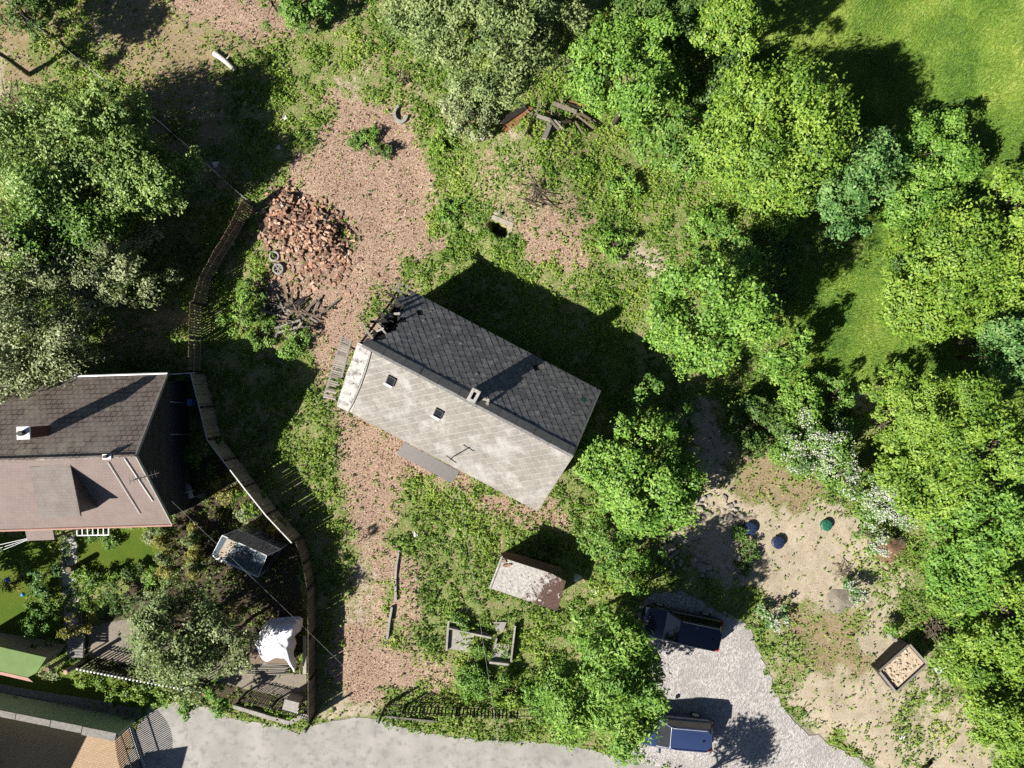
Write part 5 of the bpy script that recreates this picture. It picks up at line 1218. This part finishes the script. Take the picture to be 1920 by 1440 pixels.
def raised_bed():
    T = [W(1705,1208,.95),W(1738,1245,.95),W(1680,1298,.95),W(1648,1258,.95)]; root = empty('raised_bed', (sum(t.x for t in T)/4, sum(t.y for t in T)/4, 0), 0, 'wooden raised bed filled with pale clods of soil', 'raised bed')
    for i in range(4):
        a, b = T[i], T[(i+1)%4]; d = (b-a).normalized()
        for z in (.12,.36,.60,.83): MB().beam((a.x,a.y,z),(b.x-d.x*.03,b.y-d.y*.03,z), .05, .225).build('plank', M['dark_wood'], root)  # shade on the side of the box is put into the near-black planks
        MB().beam((a.x+d.x*.03,a.y+d.y*.03,.97),(b.x-d.x*.06,b.y-d.y*.06,.97), .12, .035).build('cap_board', M['grey_wood'], root)
    c = sum(T, Vector())/4; I = [c+(t-c)*.94 for t in T]; MB().prism([(p.x,p.y) for p in I], .05, .80).build('soil', M['bedsoil'], root)
    cl = [rock_mesh(40+s, 'soil_clod') for s in range(3)]
    for me_ in cl: me_.materials.clear(); me_.materials.append(M['bedsoil'])
    for k in range(55):
        u, v_ = random.uniform(.08,.92), random.uniform(.1,.95); p = I[0].lerp(I[1],u).lerp(I[3].lerp(I[2],u),v_); s = random.uniform(.1,.26)
        put('soil_clod', random.choice(cl), Matrix.Translation((p.x,p.y,.82)) @ Matrix.Rotation(random.random()*6.28,4,'Z') @ Matrix.Diagonal((s*1.3,s,s*.8,1)), root)
raised_bed()
def twig_heap(name, label, px, py, r, n, ln, mat='twig', rad=.02, cat='branch pile', part='branch'):
    c = on(px, py); root = empty(name, c, 0, label, cat)
    for k in range(n):
        a = random.random()*6.28; p = c+Vector((random.gauss(0,r*.4), random.gauss(0,r*.4), random.uniform(.03,.3))); d = Vector((math.cos(a),math.sin(a),random.uniform(-.15,.2)))*random.uniform(.4,1)*ln/2
        q = [p-d, p+Vector((random.gauss(0,.05),random.gauss(0,.05),.06)), p+d]
        for v_ in q: v_.z = max(v_.z, gz(v_.x,v_.y)+.02)
        MB().tube(q, [rad*1.2, rad, rad*.4], 5).build(part, M[mat], root)
twig_heap('branch_pile', 'heap of dark cut branches behind the raised bed', 1752,1182,.75,55,1.3,'bark',.03)
twig_heap('branch_pile', 'scattered thin branches on the sandy ground', 1580,1070,.6,14,1.2,'twig',.018)
twig_heap('branch_pile', 'dark bundle of twigs on top of the mulch heap', 1682,1012,.3,28,.8,'bark',.018)
twig_heap('branch_pile', 'bare dead branches lying on the old cellar bank', 1005,375,.9,18,1.9,'bark',.025)
twig_heap('branch_pile', 'grey brushwood in the dark gap under the blue green tree', 1810,640,.9,26,1.6,'twig',.02)
twig_heap('branch_pile', 'dry brown brushwood at the foot of the great maple', 1440,405,1.0,40,1.3,'rust',.018)
twig_heap('branch_pile', 'small dead root tangle among the weeds', 758,150,.3,10,.8,'bark',.03)
twig_heap('branch_pile', 'tangle of bare brushwood at the left margin of the dry grass', 20,190,.6,16,1.4,'twig',.02)
def heap(name, label, px, py, r, h, mat, cat):
    c = on(px, py); mb = MB(); n, m = 26, 9; V = [c+Vector((0,0,h))]
    for i in range(1, m+1):
        for k in range(n):
            a = 2*math.pi*k/n; rr = r*i/m*(1+.12*math.sin(3*a+1)+.06*math.sin(7*a)); V.append(c+Vector((rr*math.cos(a), rr*math.sin(a)*.85, h*math.exp(-(i/m*1.7)**2)+random.uniform(-.02,.02)-(.06 if i == m else 0))))
    Fs = [(0,1+k,1+(k+1)%n) for k in range(n)]+[(1+i*n+k,1+(i+1)*n+k,1+(i+1)*n+(k+1)%n,1+i*n+(k+1)%n) for i in range(m-1) for k in range(n)]
    mb.add(V, Fs); return tag(mb.build(name, M[mat], None, True), label, cat)
heap('mulch_heap', 'low brown mulch heap beside the white blossom', 1668,1028,.95,.28,'mulch','heap'); heap('gravel_heap', 'low grey heap of stony soil by the small flowering shrub', 1575,1125,.95,.2,'trodden','heap')
for k in range(14): boulder(1575+random.gauss(0,12), 1125+random.gauss(0,10), random.uniform(.12,.22), 'small stone on the grey soil heap', 'small stones on the soil heap')
# brick heap
def brick_heap():
    c0 = W(575,440); root = empty('brick_heap', (c0.x,c0.y,gz(c0.x,c0.y)), 0, 'tumbled heap of old orange bricks beside the curved fence', 'brick heap')
    bm = MB().box((0,0,0), (.30,.155,.09)).mesh('brick', M['brick']); hb = MB().box((0,0,0), (.18,.155,.09)).mesh('brick', M['brick'])
    # two ridges of bricks with a hollow between them
    cen = [(530,395,26,.55),(520,425,28,.45),(560,420,30,.5),(590,440,30,.6),(620,445,24,.7),(610,470,22,.55),(570,455,28,.35),(540,375,18,.4),(600,405,18,.35),(635,475,12,.4)]
    def hh(x, y):
        z = 0
        for px, py, r, h in cen:
            q = W(px,py); z = max(z, h*math.exp(-((x-q.x)**2+(y-q.y)**2)/(r/PX)**2))
        return z
    items = []
    for k in range(760):
        px, py, r, h = random.choice(cen); q = W(px+random.gauss(0,r*.8), py+random.gauss(0,r*.7)); z = hh(q.x,q.y)*random.uniform(.5,1.1)+gz(q.x,q.y)+.04
        tilt = .5 if z > .2 else .2
        T = Matrix.Translation((q.x,q.y,z)) @ Matrix.Rotation(random.random()*6.28,4,'Z') @ Matrix.Rotation(random.gauss(0,tilt),4,'X') @ Matrix.Rotation(random.gauss(0,tilt),4,'Y'); items.append((z,T))
    for k in range(110):
        q = W(random.gauss(595,38), random.gauss(505,20)); T = Matrix.Translation((q.x,q.y,gz(q.x,q.y)+.03)) @ Matrix.Rotation(random.random()*6.28,4,'Z'); items.append((-.5+random.random(),T))
    items.sort(key=lambda t: -t[0]); rest = MB()
    for k, (z, T) in enumerate(items):
        me_ = bm if random.random() < .6 else hb
        if k < 300: put('brick', me_, T, root)
        else: rest.add([T @ v_.co for v_ in me_.vertices], [tuple(p.vertices) for p in me_.polygons])
    tag(rest.build('brick_rubble', M['brick'], root), kind='stuff')
brick_heap()
for k in range(10):
    p = W(random.gauss(508,8), random.gauss(528,12)); o = put('loose_brick', bpy.data.meshes['brick'], Matrix.Translation((p.x,p.y,gz(p.x,p.y)+.05)) @ Matrix.Rotation(random.random()*6,4,'Z')); tag(o, 'loose brick lying by the old tyres', 'brick', 'loose bricks by the tyres')
def tyre(px, py, r, spoke, label):
    c = on(px, py, .12); root = empty('old_tyre', c, 0, label, 'tyre'); n, m = 24, 8; V = []; Fs = []
    for i in range(n):
        a = 2*math.pi*i/n
        for j in range(m):
            b = 2*math.pi*j/m; V.append(c+Vector(((r+.075*math.cos(b))*math.cos(a), (r+.075*math.cos(b))*math.sin(a), .09*math.sin(b))))
    for i in range(n):
        for j in range(m): Fs.append((i*m+j, ((i+1)%n)*m+j, ((i+1)%n)*m+(j+1)%m, i*m+(j+1)%m))
    mb = MB(); mb.add(V, Fs); mb.build('ring', M['old_tyre'], root, True)
    if spoke:
        for k in range(3):
            a = k*math.pi/3+.3; MB().beam(c+Vector((math.cos(a)*r,math.sin(a)*r,.02)), c-Vector((math.cos(a)*r,math.sin(a)*r,-.02)), .05, .03).build('spoke', M['old_tyre'], root)
        MB().disc(c, .07, .06, 12).build('hub', M['old_tyre'], root)
    else: MB().disc(c-Vector((0,0,.08)), r*.75, .02, 16).build('liner', M['tyre'], root)
tyre(516,481,.26,False,'pale old tyre at the edge of the brick heap'); tyre(524,505,.27,True,'spoked old wheel lying next to the pale tyre')
def wood_heap():
    c = W(548,585); root = empty('wood_heap', (c.x,c.y,gz(c.x,c.y)), 0, 'splintered heap of broken boards and laths below the bricks', 'wood heap')
    for k in range(85):
        px, py = random.gauss(545,24), random.gauss(590,17); a = random.random()*6.28; ln = random.uniform(.4,1.9); p = on(px,py,random.uniform(.03,.35)); d = Vector((math.cos(a),math.sin(a),random.uniform(-.15,.15)))*ln/2
        MB().beam(p-d, p+d, random.uniform(.03,.13), .025).build('plank', M[random.choice(['grey_wood','brown_wood','dark_wood','rail_wood'])], root)
wood_heap()
low_wall('fallen_rail', 'thin fallen rail at the edge of the shaded grass', [(492,660),(550,692)], .06, .07, 'grey_wood', 'rail')
def beam_ruin():
    c = W(1035,235); root = empty('beam_ruin', (c.x,c.y,gz(c.x,c.y)), 0, 'collapsed rotten beams under the fine leaved tree', 'timber ruin')
    for x0,y0,x1,y1,w,z,mt in ((1018,275,1033,235,.26,.35,'grey_wood'),(1005,232,1048,245,.16,.5,'grey_wood'),(1035,208,1078,222,.2,.6,'rail_wood'),(1030,245,1068,240,.14,.4,'dark_wood'),(1070,212,1105,232,.16,.4,'brown_wood'),
                               (1060,205,1092,218,.1,.5,'dark_wood'),(1028,238,1046,258,.1,.55,'grey_wood'),(1038,240,1052,256,.08,.5,'rail_wood'),(985,268,1000,222,.07,.3,'dark_wood'),(942,240,985,210,.35,.3,'dark_wood'),(1080,225,1110,250,.07,.3,'twig'),
                               (1075,235,1090,262,.06,.3,'twig'),(985,255,997,275,.06,.15,'rail_wood'),(1010,200,1004,228,.07,.5,'grey_wood'),(1065,200,1100,210,.08,.45,'rust'),(1055,216,1090,206,.08,.4,'rust')):
        MB().beam(on(x0,y0,z), on(x1,y1,z+random.uniform(-.15,.15)), w, .12).build('beam', M[mt], root)
    for k in range(24):
        a = on(random.gauss(1050,30), random.gauss(225,15), random.uniform(.05,.3)); t_ = random.random()*3.14; d = Vector((math.cos(t_),math.sin(t_),0))*random.uniform(.3,.8); MB().beam(a-d*.5, a+d*.5, .05, .03).build('lath', M[random.choice(['brown_wood','dark_wood','rust','grey_wood'])], root)
    MB().prism([tuple(W(*p)[:2]) for p in ((950,235),(985,208),(1000,212),(975,235),(955,262),(940,255))], gz(*W(970,235)[:2])-.1, gz(*W(970,235)[:2])+.09).build('rusty_sheet', M['rust'], root)
beam_ruin()
def cellar():
    c = Vector((*W(936,432)[:2], gz(*W(975,445)[:2]))); rz = -.38; root = empty('cellar_opening', c, rz, 'dark cellar hole with a stone lintel in the weedy bank', 'cellar')
    local_build(MB().box((0,0,-1.3), (1.2,.8,.1)), 'shaft_floor', M['dark_wood'], root)
    local_build(MB().box((.05,.46,-.02), (1.3,.2,.3)), 'lintel', M['stone'], root); local_build(MB().box((.66,.05,-.08), (.14,.7,.3)), 'jamb', M['stone'], root)
    for k in range(9): local_build(MB().box((random.uniform(-.6,.7),.66+random.uniform(0,.3),.12), (random.uniform(.15,.3),random.uniform(.12,.22),.14), random.random()), 'stone', M['stone'], root)
cellar()
def log(px0,py0,px1,py1,r,label,mat='bleach',branch=True):
    a, b = on(px0,py0,r), on(px1,py1,r); root = empty('fallen_log', (a+b)/2-Vector((0,0,r)), 0, label, 'log')
    m = a.lerp(b,.5)+Vector((.03,.04,.02)); MB().tube([a,m,b],[r*1.15,r,r*.85],9).build('trunk', M[mat], root, True)
    for p, f in ((a,-1),(b,1)): d = (b-a).normalized()*f*.004; MB().tube([p,p+d],[r*.8,r*.75],9).build('cut_end', M['rail_wood'], root)
    if branch: MB().tube([m, m+Vector((.3,.25,.12))],[r*.35,r*.15],6).build('branch_stub', M[mat], root)
log(404,102,444,135,.15,'bleached fallen log on the dry slope'); log(903,270,912,258,.13,'pale log end in the yellow weeds',branch=False)
log(1700,1470,1745,1425,.12,'dark charred log at the corner of the sand','dark_wood',False); log(1852,1425,1868,1405,.06,'thin pole at the edge of the hedge row','grey_wood',False)
def ring_arc():
    c = on(752,215); root = empty('concrete_ring', c, 0, 'broken grey concrete ring half sunk in the weeds', 'ring'); n = 14; lo = []; 
    for k in range(n):
        a0, a1 = math.radians(110+k*17), math.radians(110+(k+.97)*17); R0, R1 = .34, .52
        P = [(c.x+R*math.cos(a)*.85, c.y+R*math.sin(a)*1.1) for R, a in ((R0,a0),(R1,a0),(R1,a1),(R0,a1))]; MB().prism(P, c.z-.1, c.z+.24).build('segment', M['concrete'], root)
ring_arc()
# concrete foundation remains
low_wall('foundation_wall', 'L shaped concrete foundation edge with a mossy floor', [(842,1172),(885,1182),(922,1190)], .45, .09)
low_wall('foundation_wall', 'thin foundation edge above the mossy floor', [(843,1160),(868,1165)], .35, .08); low_wall('foundation_wall', 'thin broken foundation edge among the weeds', [(893,1181),(915,1186)], .3, .08)
low_wall('foundation_wall', 'short foundation edge on the litter side', [(842,1160),(838,1216)], .3, .1)
low_wall('foundation_wall', 'foundation edge beside the ruined shed path', [(966,1168),(958,1235)], .45, .1); low_wall('foundation_wall', 'lowest cross edge of the foundation', [(918,1236),(954,1240)], .4, .1)
low_wall('foundation_wall', 'short spur of the foundation', [(932,1192),(928,1206)], .35, .08)
for pts, lb in (([(845,1174),(890,1184),(884,1220),(841,1214)],'pale concrete floor slab inside the foundation'),([(928,1204),(955,1206),(950,1238),(919,1234)],'pale concrete floor slab at the foundation end'),([(925,1164),(950,1164),(944,1180),(932,1186)],'small triangular concrete slab by the foundation')):
    z = max(on(*p).z for p in pts); o = MB().prism([tuple(W(*p)[:2]) for p in pts], z-.3, z+.09).build('floor_slab', M['concrete']); tag(o, lb, 'slab')
low_wall('kerb_line', 'long thin concrete kerb beside the sandy track', [(749,1030),(744,1058),(742,1085),(743,1125)], .15, .13,'concrete','kerb'); low_wall('kerb_line', 'lower thin concrete kerb beside the sandy track', [(736,1136),(731,1165),(727,1196)], .22, .13,'concrete','kerb')
# ruined shed
def ruined_shed():
    rz = math.radians(-19); c = W(990,1088); root = empty('ruined_shed', (c.x,c.y,0), rz, 'small ruined shed with a cracked concrete roof covered in red moss', 'shed'); hz = 2.0
    A = [hit(root,*p,(0,0,h),Vector((0,0,1))) for p, h in (((942,1046),2.25),((1033,1075),2.15),((1061,1090),2.1),((1045,1146),1.85),((920,1103),1.95))]
    mb = MB(); mb.hexa([a-Vector((0,0,.13)) for a in A], A);
    n = len(A); ro = local_build(mb, 'roof_slab', moss_roof_material(), root)
    Bq = [hit(root,*p,(0,0,h),Vector((0,0,1))) for p, h in (((938,1036),1.75),((968,1040),1.7),((1052,1065),1.6),((1058,1085),1.9),((1033,1077),2.05),((945,1050),2.12))]
    mb = MB(); mb.hexa([a-Vector((0,0,.1)) for a in Bq], Bq); local_build(mb, 'roof_edge', M['mulch'], root)
    x0, x1 = A[4].x+.25, A[3].x-.2; y0, y1 = A[4].y+.25, A[0].y-.1
    for cc, ss in ((((x0+x1)/2,y0,.9),(x1-x0,.25,1.8)),(((x0+x1)/2,y1-.1,.8),(x1-x0,.25,1.6)),((x0,(y0+y1)/2,.88),(.25,y1-y0-.26,1.76)),((x1,(y0+y1)/2,.85),(.25,y1-y0-.26,1.7))): local_build(MB().box(cc,ss), 'wall', M['chim_brick'], root)
    a, b = A[0], A[4]; mb = MB(); mb.beam(a+Vector((-.05,.1,.03)), b+Vector((-.05,0,.03)), .1, .08); local_build(mb, 'verge', M['plaster_w'], root)
    rub = [rock_mesh(60+s,'loose_stone') for s in range(2)]
    for r_ in rub: r_.materials.clear(); r_.materials.append(M['plaster_w'])
    for k in range(26):
        u, v_ = random.random(), random.random(); p = A[0].lerp(A[2],u).lerp(A[4].lerp(A[3],u),.25+.7*v_) if k > 10 else A[4].lerp(A[3],random.uniform(.05,.3)).lerp(A[0],random.uniform(.05,.25)); s = random.uniform(.07,.2); lput('loose_stone', random.choice(rub), Matrix.Translation((p.x,p.y,p.z+.0)) @ Matrix.Rotation(random.random()*6,4,'Z') @ Matrix.Diagonal((s*1.4,s,s*.35,1)), root)
    for k in range(7):
        p = A[0].lerp(A[4],random.uniform(0,.25))+Vector((random.uniform(.1,.5),0,.05)); local_build(MB().box(p,(.22,.11,.07),random.random()), 'brick', M['brick'], root)
ruined_shed()
SHRUBS.append(('spindly weed growing out of the ruined shed roof', 1047,1078,7,2.5,'leaf_bright',dict(leaf=.1)))
for k, (px, py, rr, lb) in enumerate(((1116,1107,.24,'bright white plastic sack in the weeds'),(1082,1083,.25,'pale plastic sack in the shade of the ruined shed'),(780,1002,.16,'small white plaster piece in the litter'),(536,222,.16,'white scrap among the weeds'),(522,276,.12,'small white scrap at the shadow edge'),(1691,1382,.18,'white box lid on the sandy grass'),(404,308,.2,'pale concrete lump by the wire fence'))):
    c = on(px, py); n = 16; V = [c+Vector((0,0,rr*.55))]; Fs = []
    for i in (1,2,3):
        for j in range(n): a = 2*math.pi*j/n; q = rr*i/3*(1+.25*math.sin(3*a+k)+.12*math.sin(5*a+2*k)); V.append(c+Vector((q*math.cos(a)*(1.3 if k == 0 else 1), q*math.sin(a), max(0,rr*.55*(1-(i/3)**2)+random.uniform(-.03,.03))-(.02 if i == 3 else 0))))
    Fs = [(0,1+j,1+(j+1)%n) for j in range(n)]+[(1+i*n+j,1+(i+1)*n+j,1+(i+1)*n+(j+1)%n,1+i*n+(j+1)%n) for i in range(2) for j in range(n)]
    mb = MB(); mb.add(V,Fs); tag(mb.build('crumpled_sack' if k < 2 else 'scrap_piece', M['white']), lb, 'sack' if k < 2 else 'scrap')
def bucket(px,py,r,h,mat,label,cat='bucket'):
    c = on(px,py); root = empty(cat.replace(' ','_'), c, 0, label, cat)
    MB().tube([c,c+Vector((0,0,h))],[r*.8,r],18,cap=False).build('wall', M[mat], root); MB().disc(c+Vector((0,0,h*.55)),r*.86,.01,18).build('water', M['cyan'], root); MB().tube([c+Vector((r*math.cos(a),r*math.sin(a),h)) for a in np.linspace(0,6.28,19)], .02, 5).build('rim', M['white'], root)
bucket(1755,1253,.17,.28,'white','white bucket of cyan water beside the raised bed')
def stump_seat():
    c = on(1668,1192); root = empty('dark_planter', c, 0, 'grey boot shaped can lying beside a small plant', 'can')
    MB().tube([c+Vector((-.2,.22,.14)), c+Vector((.05,-.02,.2)), c+Vector((.25,-.2,.14))],[.13,.15,.12],12).build('body', M['concrete_d'], root, True); MB().disc(c+Vector((.25,-.2,.24)),.1,.05,12).build('lid', M['concrete'], root)
stump_seat()
SHRUBS.append(('small dark green plant beside the grey can', 1671,1180,13,.8,'leaf_mid',dict(leaf=.12)))

# ------------------------------------------------------------------ cars
def car(name, label, px, py, ang, paint_, L, Wd, Hh, rails=True):
    c = W(px, py); root = empty(name, (c.x, c.y, .03), ang, label, 'car'); w = Wd/2
    # front of the car is +x
    st = [(-L/2,.80*w,.55,.78),(-L/2+.06,.93*w,.40,.95),(-L/2+.35,w,.28,1.0),(-L*.2,w,.26,1.0),(L*.12,w,.26,1.0),(L*.22,w,.26,1.0),(L*.33,.99*w,.27,.97),(L/2-.35,.96*w,.28,.88),(L/2-.1,.85*w,.34,.78),(L/2,.68*w,.42,.66)]
    V = []; k = 9
    for x, ww, zb, zt in st:
        for y, z in ((-.82*ww,zb),(-ww,zb+.12),(-ww,zt-.28),(-.95*ww,zt-.07),(-.80*ww,zt),(0,zt+.035),(.80*ww,zt),(.95*ww,zt-.07),(ww,zt-.28),(ww,zb+.12),(.82*ww,zb)): V.append((x,y,z))
    k = 11; Fs = [tuple(range(k)), tuple(reversed([(len(st)-1)*k+j for j in range(k)]))]+[(i*k+j,i*k+(j+1)%k,(i+1)*k+(j+1)%k,(i+1)*k+j) for i in range(len(st)-1) for j in range(k)]
    mb = MB(); mb.add(V, [tuple(reversed(f)) for f in Fs]); local_build(mb, 'body', M[paint_], root, True)
    # cabin: pillars and roof in body colour, glass set 3 mm proud of it
    zb, zr = .97, Hh-.03; xb0, xb1, xr0, xr1 = -L/2+.12, L*.24, -L/2+.42, L*.075; yb, yr = .92*w, .70*w
    B = [Vector(p) for p in ((xb0,-yb,zb),(xb1,-yb,zb),(xb1,yb,zb),(xb0,yb,zb))]; R_ = [Vector(p) for p in ((xr0,-yr,zr),(xr1,-yr,zr),(xr1,yr,zr),(xr0,yr,zr))]
    mb = MB(); mb.hexa(B, R_); cb = local_build(mb, 'cabin', M[paint_], root); bv = cb.modifiers.new('round', 'BEVEL'); bv.width = .05; bv.segments = 3
    def pane(nm, a, b, c_, d, f0, f1, g0, g1):
        q = lambda u, v_: a.lerp(b,u).lerp(d.lerp(c_,u),v_); P = [q(f0,g0),q(f1,g0),q(f1,g1),q(f0,g1)]; n_ = (P[1]-P[0]).cross(P[3]-P[0]).normalized()
        mb = MB(); mb.hexa([p-n_*.01 for p in P],[p+n_*.006 for p in P]); local_build(mb, nm, M['car_glass'], root)
    pane('windshield', B[1],B[2],R_[2],R_[1], .05,.95,.06,.95); pane('rear_window', B[3],B[0],R_[0],R_[3], .07,.93,.1,.92)
    for (f0,f1) in ((.04,.34),(.37,.64),(.67,.95)): pane('side_window', B[0],B[1],R_[1],R_[0], f0,f1,.08,.88); pane('side_window', B[2],B[3],R_[3],R_[2], 1-f1,1-f0,.08,.88)
    # slightly crowned roof skin
    mb = MB(); nx_, ny_ = 8, 13; V = [(xr0-.05+.13*abs(2*j/(ny_-1)-1)**4+(xr1-xr0+.09-.16*abs(2*j/(ny_-1)-1)**4)*i/(nx_-1), -yr-.02+(2*yr+.04)*j/(ny_-1), zr+.012+.05*math.sin(math.pi*j/(ny_-1))*math.sin(math.pi*(.12+.76*i/(nx_-1)))) for i in range(nx_) for j in range(ny_)]
    mb.add(V, [(i*ny_+j,(i+1)*ny_+j,(i+1)*ny_+j+1,i*ny_+j+1) for i in range(nx_-1) for j in range(ny_-1)]); ro = local_build(mb, 'roof', M[paint_], root, True)
    if rails:
        for s in (-1,1):
            mb = MB(); mb.tube([(xr0+.1,s*(yr-.03),zr+.04),(xr0+.25,s*(yr-.02),zr+.09),(xr1-.25,s*(yr-.02),zr+.09),(xr1-.05,s*(yr-.03),zr+.04)], .022, 6); local_build(mb, 'roof_rail', M['zinc'], root)
    local_build(MB().box((xr0+.32,0,zr+.085),(.12,.05,.07)), 'roof_antenna', M['plastic_blk'], root)
    local_build(MB().box((xr0-.06,0,zr+.01),(.16,2*yr-.42,.03)), 'spoiler', M[paint_], root)
    for s in (-1,1):
        local_build(MB().hexa([(-L/2-.012,s*.70*w,.72),(-L/2+.22,s*(w+.006),.74),(-L/2+.12,s*(.90*w),1.16),(-L/2+.02,s*.72*w,1.10)], [(-L/2+.02,s*.62*w,.74),(-L/2+.24,s*(w-.08),.76),(-L/2+.16,s*(.80*w),1.16),(-L/2+.05,s*.64*w,1.10)]), 'taillight', M['red_lens'], root)
        local_build(MB().box((L/2-.16,s*.66*w,.72),(.2,.3,.14)), 'headlight', M['clear_lens'], root)
        m_ = local_build(MB().box((xb1-.25,s*(w+.1),1.02),(.12,.2,.15)), 'mirror', M[paint_], root)
        for x in (-L*.29, L*.31):
            mb = MB(); mb.tube([(x,s*(w-.2),.32),(x,s*(w+.012),.32)], .33, 22); wo = local_build(mb, 'wheel', M['tyre'], root)
            mb = MB(); mb.tube([(x,s*(w-.02),.32),(x,s*(w+.02),.32)], .2, 16); local_build(mb, 'rim', M['zinc'], wo)
    local_build(MB().box((-L/2-.02,0,.5),(.14,Wd*.8,.2)), 'rear_bumper', M['plastic_blk'], root); local_build(MB().box((L/2-.03,0,.42),(.12,Wd*.68,.18)), 'front_bumper', M['plastic_blk'], root)
    local_build(MB().box((-L/2-.015,0,.85),(.04,.52,.12)), 'number_plate', M['white'], root)
    return root
car('parked_car', 'black people carrier with silver roof rails at the top of the gravel', 1272,1168, math.radians(180-11.5), 'navy', 4.55, 1.85, 1.7)
car('parked_car', 'blue estate car half hidden under the ash', 1258,1360, math.radians(180-5), 'blue_car', 4.4, 1.78, 1.52)
vegetation(); ground_cover()
